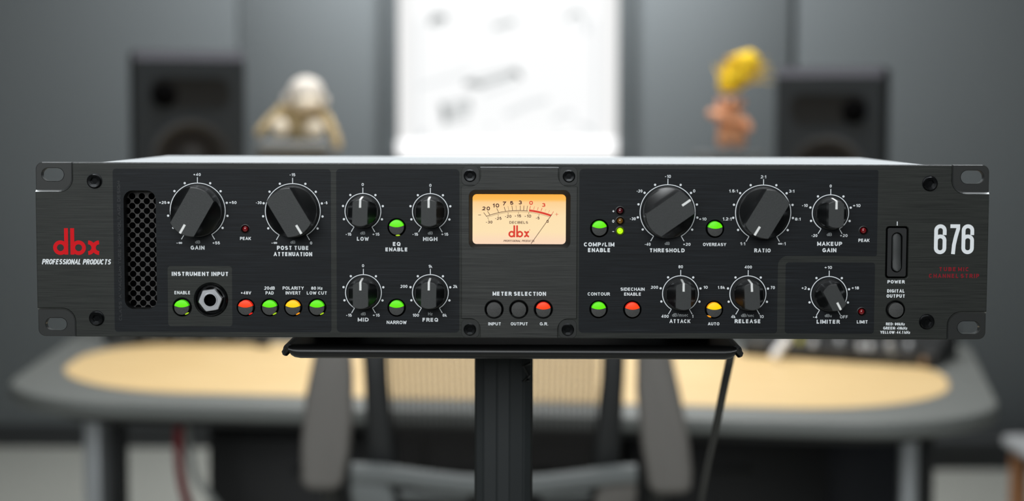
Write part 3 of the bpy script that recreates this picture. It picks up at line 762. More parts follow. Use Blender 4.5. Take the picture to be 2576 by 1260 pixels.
def mixer_pt(px, py):      # pixel onto the sloping top
    n = Vector((0, -.034, .175)).normalized(); n.rotate(Matrix.Rotation(mx.rotation_euler.z, 3, 'Z'))
    o = Vector(mx.location) + Matrix.Rotation(mx.rotation_euler.z, 3, 'Z') @ Vector((0, .015, .028))
    d = ray(px, py); t = (o - CAM).dot(n) / d.dot(n); w_ = CAM + d * t
    return mxr @ (w_ - Vector(mx.location))
spots = [(2046, 868, 'silver', 7), (2112, 862, 'silver', 6), (2166, 876, 'silver', 7), (2190, 876, 'silver', 7), (2238, 874, 'silver', 7.5), (2286, 872, 'silver', 6),
         (2012, 862, 'yellow_plastic', 5), (2246, 890, 'pad_grey', 6), (1905, 868, 'pad_grey', 5), (2140, 890, 'mixer', 6), (2070, 888, 'mixer', 6), (2310, 888, 'mixer', 6)]
for x, y, m, rr in spots:
    q = mixer_pt(x, y); lathe('knob', [(rr * .001, -.002), (rr * .001, .010), (rr * .0008, .012), (0, .012)], M[m], mx, 16, 'Z', q)
for k in range(9):
    q = mixer_pt(1900 + 48 * k, 896 + 2.6 * k); q2 = q + Vector((0, .05, .0097))
    if 0 < q.y < .19: box('fader', (q.x, q.y + .02, q.z + .006), (.006, .012, .010), M['leg_dark'], mx, bev=.001)
a = on_desk(262, 866); b = on_desk(668, 868)
kb = empty('audio_interface', ((a.x + b.x) / 2, (a.y + b.y) / 2, DZ), math.atan2(b.y - a.y, b.x - a.x))
tag(kb, 'low black audio box with grey buttons at the back left of the desk', 'audio unit'); kl = (b - a).length
box('case', (0, .035, .0225), (kl, .07, .045), M['mixer'], kb, bev=.003)
n = 16
for k in range(n):
    box('button', (-kl / 2 + kl * (k + .5) / n, -.002, .020), (kl / n * .5, .006, .014), M['pad_grey'] if k % 3 else M['leg_dark'], kb, bev=.001)
q = on_desk(660, 874); o = box('power_adapter', (q.x, q.y + .012, DZ + .012), (.030, .024, .024), M['leg_dark'], None, bev=.004)
tag(o, 'small dark adapter at the right end of the low black audio box', 'adapter')
q = on_desk(1945, 912); tb = empty('marker_pen', (q.x, q.y, DZ)); tag(tb, 'white marker leaning upright in front of the mixing console', 'marker')
dr = Vector((.60, .25, .76)).normalized()
tube('barrel', [Vector((0, 0, .009)), Vector((0, 0, .009)) + dr * .048], .0085, M['white_plastic'], tb, 16)
tube('cap', [Vector((0, 0, .009)) + dr * .048, Vector((0, 0, .009)) + dr * .060], [.0085, .006], M['pad_grey'], tb, 16)
q = on_desk(2325, 925); o = ball('bokeh_ball', (0, 0, 0), .010, M['bokeh'], None); o.location = (q.x, q.y, DZ + .010)  # ball added in place of a blurred specular highlight
tag(o, 'tiny brass-coloured ball added for a blurred glint at the front right corner of the mixing console', 'ball')

# stool at the right edge
q = gnd(2600, 1190, .42); st = empty('stool', (q.x + .17, q.y + .1, 0)); tag(st, 'stool with pale seat and orange wood legs, cut off by the right edge', 'stool')
box('seat', (0, 0, .445), (.34, .34, .03), M['stool_seat'], st, bev=.015, seg=3)
for sx in (-1, 1):
    for sy in (-1, 1): box('leg', (sx * .135, sy * .135, .215), (.035, .035, .43), M['stool_wood'], st, bev=.004)

# ================================================================== STAND UNDER THE RACK UNIT
UZ = Z0
stand = empty('equipment_stand', (0, 0.12, 0)); tag(stand, 'black floor stand with a rolled-edge tray carrying the rack unit', 'stand')
TX0, TX1 = -0.1165, 0.1175; TZ = UZ - .0068
# tray: plate with rolled front lip
bm = bmesh.new()
sec = [(.10, TZ), (-.092, TZ)]
for k in range(9):
    a = math.radians(90 + 20 * k); sec.append((-.0945 + .0042 * math.cos(a) * 1.0, TZ - .0037 + .0037 * math.sin(a)))
sec += [(-.092, TZ - .0072), (-.088, TZ - .0068), (-.088, TZ - .003), (.10, TZ - .003)]
def tray_section(x, sc=1.0):
    return [bm.verts.new((x, y, TZ + (z - TZ) * sc)) for y, z in sec]
cols = []
for x, s in ((TX0, .55), (TX0 + .0012, .78), (TX0 + .003, .93), (TX0 + .006, 1), (TX1 - .006, 1), (TX1 - .003, .93), (TX1 - .0012, .78), (TX1, .55)): cols.append(tray_section(x, s))
for a, b in zip(cols, cols[1:]):
    for k in range(len(sec)): bm.faces.new((a[k], a[(k + 1) % len(sec)], b[(k + 1) % len(sec)], b[k]))
bm.faces.new(cols[0]); bm.faces.new(cols[-1][::-1]); bmesh.ops.recalc_face_normals(bm, faces=bm.faces)
from_bm('tray', bm, M['stand'], stand)
for sgn, xe in ((-1, TX0), (1, TX1)):       # side flanges bent down in a hook
    bm = bmesh.new(); pr = []
    for k in range(8):
        a = math.radians(90 - 90 * k / 7); pr.append((xe + sgn * (-.0004 + .0032 * math.cos(a)), TZ + .0009 - .0032 + .0032 * math.sin(a)))
    pr += [(xe + sgn * .0036, TZ - .0035), (xe + sgn * .0030, TZ - .0052), (xe + sgn * .0018, TZ - .0058)]
    ri = [(x - sgn * .0011, z - (.0011 if k < 5 else 0.0)) for k, (x, z) in enumerate(pr)]
    lp = pr + ri[::-1]; f0 = [bm.verts.new((x, -.098, z)) for x, z in lp]; f1 = [bm.verts.new((x, .10, z)) for x, z in lp]
    n = len(lp)
    for k in range(n): bm.faces.new((f0[k], f0[(k + 1) % n], f1[(k + 1) % n], f1[k]))
    m_ = len(pr)
    for ring in (f0, f1):
        for k in range(m_ - 1): bm.faces.new((ring[k], ring[k + 1], ring[n - 2 - k], ring[n - 1 - k]))
    bmesh.ops.recalc_face_normals(bm, faces=bm.faces); from_bm('side_flange', bm, M['stand'], stand)
# pole: ribbed extrusion
x0, x1 = at(1195, 1000, .12).x, at(1340, 1000, .12).x; xm = (x0 + x1) / 2; hw_ = (x1 - x0) / 2
bm = bmesh.new(); sec = [(-1, -.6), (-.92, -.82), (-.72, -.9), (-.68, -.885), (-.64, -.9), (-.26, -.96), (-.22, -.945), (-.18, -.96), (.18, -.96), (.22, -.945), (.26, -.96), (.64, -.9), (.68, -.885), (.72, -.9), (.92, -.82), (1, -.6), (1, .9), (-1, .9)]
for z0_, z1_ in ((.03, TZ - .0045),):
    a = [bm.verts.new((xm + x * hw_, y * hw_, z0_)) for x, y in sec]; b = [bm.verts.new((xm + x * hw_, y * hw_, z1_)) for x, y in sec]
    for k in range(len(sec)): bm.faces.new((a[k], a[(k + 1) % len(sec)], b[(k + 1) % len(sec)], b[k]))
    bm.faces.new(a); bm.faces.new(b[::-1])
bmesh.ops.recalc_face_normals(bm, faces=bm.faces); from_bm('pole', bm, M['pole'], stand, smooth=False)
q0 = at(1322, 912, .103); q1 = at(1330, 962, .103)
tube('clamp_lever', [(q0.x + .003, -.0175, q0.z), (q0.x - .001, -.0175, q0.z - .002), (q0.x + .002, -.0178, q1.z + .004), (q1.x - .003, -.0178, q1.z + .001), (q1.x, -.0172, q1.z + .0015)], .0009, M['black_gloss'], stand, 8)
box('base_plate', (xm, 0, .015), (.42, .36, .03), M['stand'], stand, bev=.01, seg=3)

# hanging black cable from the back of the unit
c_ = cable('power_cable', [(1842, 868, -.02), (1836, 905, 0), (1820, 980, .02), (1800, 1080, .06), (1782, 1160, .09), (1764, 1260, .13), (1745, 1400, .17), (1720, 1700, .22)], .0027, M['cable_black'], .21, 'black cable hanging from the rear of the rack unit beside the pole')

# ================================================================== THE RACK UNIT
unit = empty('rack_preamplifier', (0, 0, UZ))
tag(unit, 'wide black rack audio unit with lit meter, knobs and coloured buttons on the stand', 'audio unit')
PH = 88.7; PW = 241.3; TK = 4.7
# circular openings: (px, py, radius mm)
BT = [('g', 458.2, 772.5), ('r', 618.6, 773), ('g', 679, 773), ('y', 737.5, 773), ('g', 797.9, 773), ('g', 997.9, 571.4), ('g', 997.9, 773.6),
      ('g', 1507.6, 573.9), ('g', 1798.3, 575.3), ('g', 1505.7, 777.6), ('r', 1590.5, 778.4), ('y', 1796, 778.7), ('o', 2252.6, 779.2)]
BTM = [('o', 1243, 778), ('o', 1305, 778), ('r', 1366.9, 778)]
BR = 4.75
def hole_at(px, py, r, n=32): x, z = P(px, py); return circ(x, z, r, n)
# --- front panel outline with four notched corners
def corner(px, py): return P(px, py)
NC = {'tl': (182.8, 482.5), 'tr': (2394, 488), 'br': (2384, 784), 'bl': (189.7, 775)}
def notch(xc, zc, x1, z1, r=7.0, n=8):
    """points going from the vertical cut to the side cut around the fillet; (xc, zc) inner corner, outside corner (x1, z1)"""
    sx = 1 if x1 > xc else -1; sz = 1 if z1 > zc else -1
    cx, cz = xc + sx * r, zc + sz * r; pts = [(xc, z1)]
    for k in range(n + 1):
        a = k / n * PI / 2; pts.append((cx - sx * r * math.cos(a), cz - sz * r * math.sin(a)))
    pts.append((x1, zc)); return pts
CN = {k: P(*v) for k, v in NC.items()}
tl = notch(*CN['tl'], -PW, PH); tr = notch(*CN['tr'], PW, PH); br = notch(*CN['br'], PW, 0); bl = notch(*CN['bl'], -PW, 0)
outline = tr + br[::-1] + bl + tl[::-1]
vent = (P(312, 600)[0], P(393, 600)[0], P(350, 777)[1], P(350, 479)[1])
ventl = rrect(*vent, 4.6, 8)
jx, jz = P(530.7, 753.6)
pw = (P(2228.5, 640)[0], P(2284.5, 640)[0], P(2256, 700)[1], P(2256, 569.5)[1])
holes = [hole_at(x, y, BR) for _, x, y in BT] + [ventl, rrect(*pw, 1.6), circ(jx, jz, 8.5, 40)]
LED = [(617, 576, 'led_red'), (2172, 580, 'led_red'), (2167.4, 784, 'led_red'), (1560, 530.4, 'led_maroon'), (1560, 555.6, 'led_amber'), (1559.8, 580.8, 'led_lime')]
holes += [hole_at(x, y, 2.45, 20) for x, y, _ in LED]
mp = (P(1161, 600)[0], P(1451.5, 600)[0], P(1306, 849)[1], P(1306, 420)[1])
win = (P(1180.5, 550)[0], P(1434, 550)[0], P(1306, 624.5)[1], P(1306, 478.5)[1])
mid_open = rrect(mp[0] + 3, mp[1] - 3, mp[2] + 12, mp[3] - 12, 1.0)       # opening behind the meter plate
# --- dark printed fields
def zz(py, px=1288): return P(px, py)[1]
def xx(px, py=630): return P(px, py)[0]
f1 = rrect(xx(286), xx(833), zz(835, 560), zz(425, 560), 1.6)
ibox = rrect(xx(421), xx(583), zz(820.5, 500), zz(669, 500), 1.6)
f2 = rrect(xx(846.5), xx(1155.7), zz(836, 1000), zz(425, 1000), 2.0)
xl, xr_, xn = xx(1456.6), xx(2206), xx(1957.5); zt, zb_, zn = zz(426, 1800), zz(837.5, 1700), zz(643.5, 2000)
def arc(cx, cz, r, a0, a1, n=6): return [(cx + r * math.cos(math.radians(a0 + (a1 - a0) * k / n)), cz + r * math.sin(math.radians(a0 + (a1 - a0) * k / n))) for k in range(n + 1)]
f3 = arc(xl + 2, zt - 2, 2, 90, 180) + arc(xl + 2, zb_ + 2, 2, 180, 270) + arc(xn - 1.6, zb_ + 1.6, 1.6, 270, 360) + arc(xn + 5, zn - 5, 5, 180, 90) + arc(xr_ - 1, zn + 1, 1, 270, 360) + arc(xr_ - 1, zt - 1, 1, 0, 90)
f4 = rrect(xx(1977), xx(2202), zz(839, 2090), zz(660, 2090), 1.6)
def inside(c, lp):
    x, z = c; k = False; n = len(lp)
    for i in range(n):
        (a, b), (c2, d) = lp[i], lp[(i + 1) % n]
        if (b > z) != (d > z) and x < (c2 - a) * (z - b) / (d - b) + a: k = not k
    return k
def cen(lp): return (sum(p[0] for p in lp) / len(lp), sum(p[1] for p in lp) / len(lp))
plate('front_panel', [outline] + holes + [mid_open], 0, TK, M['panel'], unit, 0.36)
shrunk = lambda lp: lp
for f, inner in ((f1, [ibox]), (f2, []), (f3, []), (f4, [])):
    hs = [h for h in holes if inside(cen(h), f) and not any(inside(cen(h), i) for i in inner)]
    plate('printed_field', [f] + inner + hs, -0.05, 0.05, M['print'], unit)
def strip(name, a, b, m, parent):      # a, b: matching rows of points in mm
    n_ = len(a); me_ = bpy.data.meshes.new(name)
    me_.from_pydata([(x * MM, y * MM, z * MM) for x, y, z in a + b], [], [(i, i + 1, n_ + i + 1, n_ + i) for i in range(n_ - 1)]); me_.materials.append(m); me_.update()
    return mesh_obj(name, me_, parent)
ex0, ex1 = CN['tl'][0] + .3, CN['tr'][0] - .3
for xa_, xb_, y_, b_ in ((ex0, ex1, 0, .36), (-PW + 3.4, ex0 - .7, 1.2, .28), (ex1 + .7, PW - 3.4, 1.2, .28)):
    strip('top_chamfer', [(xa_, y_ - .03, PH - b_ - .02), (xb_, y_ - .03, PH - b_ - .02)], [(xa_, y_ + b_, PH + .03), (xb_, y_ + b_, PH + .03)], M['chamfer'], unit)
box('backing_plate', (0, .0135, .0435), (.425, .001, .08), M['hole'], unit)
# --- recessed rack ears with slots and a bright bevel along the step
slots = {'tl': (132.7, 439, 56, 33), 'bl': (141.5, 815, 54, 31.5), 'tr': (2446, 445.5, 58, 33.5), 'br': (2436.3, 824, 56, 32.5)}
for k, path, (ox, oz) in (('tl', tl, (-PW, PH)), ('tr', tr, (PW, PH)), ('br', br, (PW, 0)), ('bl', bl, (-PW, 0))):
    cx, cz = CN[k]; sx = 1 if ox > cx else -1; sz = 1 if oz > cz else -1
    # ear outline: step path, then the rounded outer corner
    r = 3.6; ox2, oz2 = ox - sx * r, oz - sz * r
    oc = [(ox2 + sx * r * math.cos(a * PI / 12), oz2 + sz * r * math.sin(a * PI / 12)) for a in range(7)]
    x_, y_, w_, h_ = slots[k]; sxc, szc = P(x_, y_, 1.2); ww = w_ / 4.98; hh = h_ / 4.98
    slot = rrect(sxc - ww / 2, sxc + ww / 2, szc - hh / 2, szc + hh / 2, hh / 2 - .01, 8)
    plate('rack_ear', [path + oc, slot], 1.2, TK - 1.2, M['ear'], unit, 0.28)
    sl2 = slot + slot[:1]
    strip('slot_wall', [(a, 1.15, b) for a, b in sl2], [(sxc + (a - sxc) * .975, TK, szc + (b - szc) * .955) for a, b in sl2], M['edge'], unit)
    v = []; f = []
    for i, (a, b) in enumerate(path):
        if i == 0: nx, nz = sx, 0
        elif i == len(path) - 1: nx, nz = 0, sz
        else:
            ccx, ccz = cx + sx * 7, cz + sz * 7; d = Vector((ccx - a, ccz - b)).normalized(); nx, nz = d.x, d.y
        v += [(a * MM, -.00001, b * MM), ((a + nx * .95) * MM, .00118, (b + nz * .95) * MM)]
    for i in range(len(path) - 1): f.append((2 * i, 2 * i + 1, 2 * i + 3, 2 * i + 2))
    me = bpy.data.meshes.new('ear_step'); me.from_pydata(v, [], f); me.materials.append(M['edge']); me.update(); mesh_obj('ear_step', me, unit)
# --- chassis behind the panel
cw = 216.3
box('chassis', (0, .1108, .0435), (2 * cw * MM - .002, .1934, .0850), M['chassis'], unit, bev=.0006, seg=1)
cov = plate('top_cover', [rrect(-cw, cw, 0, 203, .6, 2)], 0, 1.0, M['cover'], unit)
for v in cov.data.vertices: x, y, z = v.co; v.co = (x, z + .0052, .0869 + (0.001 - y))
cov.data.update()
for sx in (-1, 1):
    for y in (.055, .19):
        lathe('rubber_foot', [(0, 0), (.007, 0), (.008, .0078), (0, .0078)], M['black'], unit, 20, 'Z', (sx * .10, y, -.0068))

# --- ventilation grille
vx0, vx1, vz0, vz1 = vent
gr = empty('tmp'); bpy.data.objects.remove(gr)
hl = []; pitch = 4.98
gx0 = P(332.5, 500, 8)[0]; gz0 = P(332, 493.5, 8)[1]
for r_ in range(26):
    z = gz0 - r_ * pitch / 2; off = 0 if r_ % 2 == 0 else pitch / 2
    for c_i in range(-1, 4):
        x = gx0 + off + c_i * pitch
        if vx0 - 2.2 < x < vx1 + 2.2 and vz0 - 2.2 < z < vz1 + 2.2: hl.append(circ(x, z, 1.66, 16))
g = plate('vent_grille', [rrect(vx0 - 4.5, vx1 + 4.5, vz0 - 4.5, vz1 + 4.5, 1.0)] + hl, 8.0, 0.5, M['grille'], unit)
# opening surround
v = []; f = []; n = len(ventl)
vi = rrect(vx0 + .1, vx1 - .1, vz0 + .1, vz1 - .1, 4.5, 8)
for (a, b), (c2, d) in zip(ventl, vi): v += [(a * MM, -.00008, b * MM), (c2 * MM, .0080, d * MM)]
for i in range(n): j = (i + 1) % n; f.append((2 * i, 2 * j, 2 * j + 1, 2 * i + 1))
me = bpy.data.meshes.new('vent_surround'); me.from_pydata(v, [], f); me.materials.append(M['black']); me.update(); mesh_obj('vent_surround', me, unit)

# --- lettering
def put(crop, s, x0, x1, y0, y1, t, ink='white_ink', shear=0.0, y=-.05, parent=unit, special=False, gap=.26, ydep=0.0, thick=.06, name='lettering'):
    sc, ox, oy = crop; a, b, c2, d = ox + x0 / sc, ox + x1 / sc, oy + y0 / sc, oy + y1 / sc
    xm_ = (a + b) / 2; ym = (c2 + d) / 2
    X0, X1 = P(a, ym, ydep)[0], P(b, ym, ydep)[0]; Zt, Zb = P(xm_, c2, ydep)[1], P(xm_, d, ydep)[1]
    v = []; f = []; lay(s, X0, X1, Zb, Zt, t, y, v, f, shear, gap, special)
    return flat_mesh(name, v, f, M[ink], parent, thick)
C2 = (2.8, 380, 410); C3 = (2.8, 830, 410); C4 = (911 / 340, 1140, 400); C5 = (1150 / 420, 1440, 400); C6 = (2.74, 1840, 400); C7 = (3.937, 2210, 540)
TN, TB, TM = .30, .58, .34     # stroke widths in mm: numerals, bold titles, medium captions
T_ = [
 (C2, [('+40', 297, 350, 71, 91, TN), ('+25', 55, 108, 268, 288, TN), ('+50', 549, 602, 268, 288, TN), ('-i', 178, 220, 551, 573, TN), ('+55', 432, 485, 552, 573, TN), ('dB', 311, 346, 545, 566, .24),
       ('GAIN', 279, 377, 582, 610, TB), ('PEAK', 627, 704, 520, 542, TM), ('-15', 975, 1016, 72, 93, TN), ('-30', 737, 779, 269, 289, TN), ('-5', 1219, 1243, 270, 290, TN), ('-i', 847, 889, 551, 573, TN),
       ('0', 1120, 1135, 553, 573, TN), ('dB', 982, 1016, 546, 567, .24), ('POST TUBE', 887, 1111, 583, 612, TB), ('ATTENUATION', 864, 1135, 627, 656, TB), ('INSTRUMENT INPUT', 146, 546, 766, 795, TB),
       ('ENABLE', 165, 277, 901, 924, TM), ('+48V', 631, 705, 903, 925, TM), ('20dB', 798, 872, 869, 892, TM), ('PAD', 807, 864, 903, 926, TM), ('POLARITY', 927, 1076, 869, 892, TM), ('INVERT', 948, 1055, 903, 926, TM),
       ('80 Hz', 1128, 1209, 870, 892, TM), ('LOW CUT', 1097, 1240, 904, 926, TM)]),
 (C3, [('0', 223, 239, 141, 161, TN), ('0', 700, 715, 147, 167, TN), ('-15', 110, 151, 491, 512, TN), ('dB', 214, 248, 482, 503, .24), ('+15', 298, 349, 491, 512, TN), ('LOW', 190, 274, 520, 547, TB),
       ('EQ', 443, 497, 556, 584, TB), ('ENABLE', 391, 548, 595, 622, TB), ('-15', 580, 621, 491, 512, TN), ('dB', 690, 724, 482, 503, .24), ('+15', 783, 834, 491, 512, TN), ('HIGH', 656, 757, 521, 549, TB),
       ('0', 226, 241, 713, 733, TN), ('1k', 693, 720, 717, 738, TN), ('200', 497, 546, 858, 879, TN), ('2k', 868, 897, 858, 880, TN), ('-15', 113, 154, 1061, 1082, TN), ('dB', 218, 252, 1051, 1072, .24),
       ('+15', 300, 351, 1061, 1082, TN), ('MID', 196, 273, 1089, 1116, TB), ('100', 582, 627, 1061, 1082, TN), ('Hz', 692, 723, 1051, 1072, .24), ('8k', 793, 823, 1061, 1082, TN), ('FREQ', 652, 762, 1090, 1117, TB), ('NARROW', 400, 540, 1110, 1134, TM)]),
 (C5, [('-10', 636, 678, 109, 130, TN), ('-20', 441, 482, 210, 230, TN), ('0', 831, 846, 209, 230, TN), ('-30', 394, 436, 401, 421, TN), ('+10', 871, 923, 403, 423, TN), ('-40', 497, 538, 576, 597, TN), ('dB', 636, 669, 570, 591, .24),
       ('+20', 761, 813, 577, 597, TN), ('THRESHOLD', 530, 773, 615, 642, TB), ('COMP/LIM', 79, 289, 574, 602, TB), ('ENABLE', 107, 262, 613, 641, TB), ('OVEREASY', 899, 1059, 577, 599, TM), ('+', 273, 291, 346, 371, TN), ('0', 274, 288, 418, 438, TN),
       ('-', 273, 289, 486, 508, TN), ('1.5:1', 1078, 1139, 210, 230, TN), ('1.2:1', 1034, 1095, 402, 423, TN), ('80', 730, 761, 731, 752, TN), ('200', 541, 590, 873, 893, TN), ('10', 902, 932, 873, 893, TN), ('1.5k', 1000, 1050, 874, 894, TN),
       ('400', 613, 663, 1072, 1093, TN), ('dB/msec', 687, 798, 1062, 1085, .24), ('1', 823, 832, 1072, 1093, TN), ('ATTACK', 669, 812, 1103, 1129, TB), ('CONTOUR', 105, 258, 918, 940, TM), ('SIDECHAIN', 331, 497, 885, 907, TM),
       ('ENABLE', 356, 473, 919, 941, TM), ('AUTO', 933, 1012, 1124, 1145, TM)]),
 (C6, [('2:1', 202, 239, 112, 133, TN), ('3:1', 396, 433, 211, 231, TN), ('8:1', 438, 476, 404, 424, TN), ('1:1', 59, 94, 573, 594, TN), ('i:1', 321, 373, 573, 594, TN), ('RATIO', 157, 270, 616, 643, TB), ('0', 677, 691, 176, 196, TN),
       ('-10', 485, 526, 310, 330, TN), ('+10', 836, 889, 310, 331, TN), ('-20', 550, 592, 517, 537, TN), ('dB', 657, 692, 508, 530, .24), ('+20', 747, 800, 517, 537, TN), ('MAKEUP', 591, 763, 570, 598, TB), ('GAIN', 627, 723, 614, 642, TB),
       ('PEAK', 875, 951, 549, 571, TM), ('400', 91, 141, 734, 754, TN), ('70', 269, 299, 875, 896, TN), ('4k', -2, 27, 1075, 1096, TN), ('dB/sec', 67, 157, 1066, 1088, .24), ('10', 192, 222, 1075, 1096, TN), ('RELEASE', 22, 202, 1104, 1131, TB),
       ('+10', 640, 693, 737, 757, TN), ('+2', 482, 518, 878, 899, TN), ('+18', 827, 879, 878, 898, TN), ('-4', 560, 593, 1077, 1098, TN), ('dBu', 643, 691, 1068, 1089, .24), ('OFF', 748, 803, 1077, 1098, TN), ('LIMITER', 587, 747, 1107, 1134, TB),
       ('LIMIT', 864, 940, 1111, 1133, TM)]),
 (C7, [('POWER', 88, 259, 648, 680, TB), ('DIGITAL', 85, 259, 738, 771, TB), ('OUTPUT', 79, 263, 788, 821, TB), ('RED: 96kHz', 73, 261, 1068, 1096, TM), ('GREEN: 48kHz', 46, 286, 1109, 1137, TM), ('YELLOW: 44.1 kHz', 17, 314, 1150, 1178, TM), ('I', 181, 189, 67, 108, .42)]),
]
for crop, rows_ in T_:
    for s, x0, x1, y0, y1, t in rows_:
        put(crop, s, x0, x1, y0, y1, t, 'grey_ink' if t == .24 else 'white_ink')
for s, a, b in (('6', 550, 672), ('7', 690, 805), ('6', 822, 945)):
    put(C7, s, a, b, 95, 390, 1.9, special=True, name='model_numeral')
put(C7, 'TUBE MIC', 598, 895, 519, 559, .46, 'dark_red_ink', gap=.5); put(C7, 'CHANNEL STRIP', 499, 996, 585, 626, .46, 'dark_red_ink', gap=.5)
put((10.5, 90, 560), 'PROFESSIONAL PRODUCTS', 160, 2005, 962, 1102, .54, shear=.22, gap=.10)
# faint vertical lettering beside the vent
v = []; f = []; X = P(300, 630)[0]; lay("CLASS 'A' VACUUM TUBE HIGH VOLTAGE DESIGN", 0, zz(455, 300) - zz(806, 300), 0, 1.5, .26, 0, v, f)
v = [(X + .9 - z, -.05, x_ + zz(806, 300)) for x_, _, z in v]
flat_mesh('lettering', v, f, M['ghost_ink'], unit)
# --- the three-letter emblem: two rings, two bars, two arcs back to back
def emblem(ox, oy, k, ink, parent, y, ydep, name='brand_mark'):
    """ox, oy pixel of the emblem's own origin; k pixels per emblem unit"""
    x0, z0 = P(ox, oy, ydep); x1, _ = P(ox + 1000 * k, oy, ydep); u = (x1 - x0) / 1000
    V = lambda a, b: (x0 + a * u, z0 - b * u); v = []; f = []
    for cx in (192, 672): ribbon(v, f, closed([V(cx + 142 * math.cos(2 * PI * q / 36), 515 + 142 * math.sin(2 * PI * q / 36)) for q in range(37)]), 100 * u, y)
    for bx in (345, 508): ribbon(v, f, [V(bx, 0), V(bx, 697)], 103 * u, y)
    for cx, s in ((925, 1), (1213, -1)): ribbon(v, f, [V(cx + s * 140 * math.sin(PI * q / 20), 513 - 140 * math.cos(PI * q / 20)) for q in range(21)], 102 * u, y)
    return flat_mesh(name, v, f, M[ink], parent, .05)
o = emblem(90 + 453 / 10.5, 560 + 145 / 10.5, 1 / 10.5, 'red_ink', unit, -.05, 0); o['label'] = 'red three-letter emblem above white slanted wording'

# --- dial scales and knobs
BIG = [(497.5, 529.5, 70.4, 210, 'GAIN'), (736.6, 531, 70.4, 149, 'POST TUBE ATTENUATION'), (1679.4, 533.8, 70.4, 55, 'THRESHOLD'), (1919.7, 534.8, 70.6, 211, 'RATIO')]
SML = [(913, 531.6, 46.2, 2, 'LOW'), (1082.7, 532, 46.2, 0, 'HIGH'), (914.3, 735.6, 46.4, 0, 'MID'), (1082.7, 735.6, 46.4, 1, 'FREQ'), (2089, 535.6, 46.8, 0, 'MAKEUP GAIN'), (1711.8, 738.6, 46.4, 0, 'ATTACK'), (1881.4, 739, 46.6, -3, 'RELEASE'), (2085, 740.7, 46.8, 152, 'LIMITER')]
def dial(px, py, rpx, step):
    x, z = P(px, py); r = rpx / 4.98; v = []; f = []
    A = lambda deg, rr: (x + rr * math.sin(math.radians(deg)), z + rr * math.cos(math.radians(deg)))
    ribbon(v, f, [A(-150 + 300 * k / 72, r - .2) for k in range(73)], .40, -.05)
    L = 2.75
    for d in (-150, 0, 150): ribbon(v, f, [A(d, r - .2), A(d, r + L)], .40, -.05)
    d = step
    while d < 149:
        for s in (-1, 1):
            cx, cz = A(s * d, r + 1.15); base = len(v); n = 14
            v.extend([(cx + .58 * math.cos(2 * PI * k / n), -.05, cz + .58 * math.sin(2 * PI * k / n)) for k in range(n)]); f.append(tuple(range(base, base + n)))
        d += step
    return flat_mesh('dial_scale', v, f, M['white_ink'], unit, .05)
for a in BIG: dial(a[0], a[1], a[2], 25)
for a in SML: dial(a[0], a[1], a[2], 37.5)
def knob_mesh(name, Rb, Rt, H, bw, hmin, tip, skirt, sh):
    """bar-top knob; profile across the bar falls steeply, then scoops out to hmin"""
    def h(u):
        a = abs(u)
        if a <= bw: return H
        t = min((a - bw) / (tip - bw), 1.0)
        e = 0.06
        if t < e: return H - (H - hmin) * .34 * (t / e)
        s = (t - e) / (1 - e); return H - (H - hmin) * (.34 + .66 * math.sin(s * PI / 2) ** 1.0 * (1 - .12 * math.sin(s * PI)))
    R = lambda z: Rb + (Rt - Rb) * z / H
    us = []
    n = 22
    for k in range(n + 1): us.append(-math.cos(PI * k / n))
    us = sorted(set([round(q * 1.0, 5) for q in us]))
    abs_us = []
    for q in us:
        u = q * Rb * .999
        abs_us.append(u)
    for b in (bw, bw + .02, bw + (tip - bw) * .06): abs_us += [b, -b]
    # edge positions where the surface meets the outer wall
    ok = []
    for u in sorted(abs_us):
        r = R(h(u))
        if abs(u) < r * .985: ok.append(u)
    bm = bmesh.new(); rows = []; B = .28
    def row(u):
        z = h(u); r = R(z); vv = math.sqrt(max(r * r - u * u, 1e-6)); ri = max(r - B, .01)
        vi = math.sqrt(max(ri * ri - u * u, 0.0)) if abs(u) < ri else vv * .6
        r2 = R(z - B); v2 = math.sqrt(max(r2 * r2 - u * u, 1e-6)); kk = Rb / r2
        out = []
        for s in (-1, 1):
            pts = [(u * kk, 0.0, s * v2 * kk), (u, -(z - B), s * v2), (u, -z, s * vi)]
            out.append([bm.verts.new(Vector(p) * MM) for p in pts])
        return out
    for u in ok: rows.append(row(u))
    for i in range(len(rows) - 1):
        (a0, a1), (b0, b1) = rows[i], rows[i + 1]
        top = bm.faces.new((a0[2], b0[2], b1[2], a1[2]))
        um = (ok[i] + ok[i + 1]) / 2; top.material_index = 1 if abs(um) < bw else 0
        for j in (0, 1):
            bm.faces.new((a0[j], b0[j], b0[j + 1], a0[j + 1])); bm.faces.new((a1[j + 1], b1[j + 1], b1[j], a1[j]))
    for (a0, a1) in (rows[0], rows[-1]): bm.faces.new((a0[0], a0[1], a0[2], a1[2], a1[1], a1[0]))
    bmesh.ops.recalc_face_normals(bm, faces=bm.faces)
    # skirt
    if skirt:
        bm_lathe(bm, [(skirt, 0), (skirt, sh - .25e-3 * 0 - .0003), (skirt - .0004, sh), (Rb * MM * .9, sh)], 48)
    me = bpy.data.meshes.new(name); bm.to_mesh(me); bm.free(); me.materials.append(M['knob']); me.materials.append(M['knob_top'])
    me.shade_smooth(); me.set_sharp_from_angle(angle=math.radians(28))
    return me
KB = knob_mesh('knob', 12.9, 12.35, 15.6, 6.75, 5.0, 12.3, .0132, .0022)
KS = knob_mesh('knob', 7.9, 6.75, 16.6, 3.75, 4.0, 7.3, .0083, .0030)
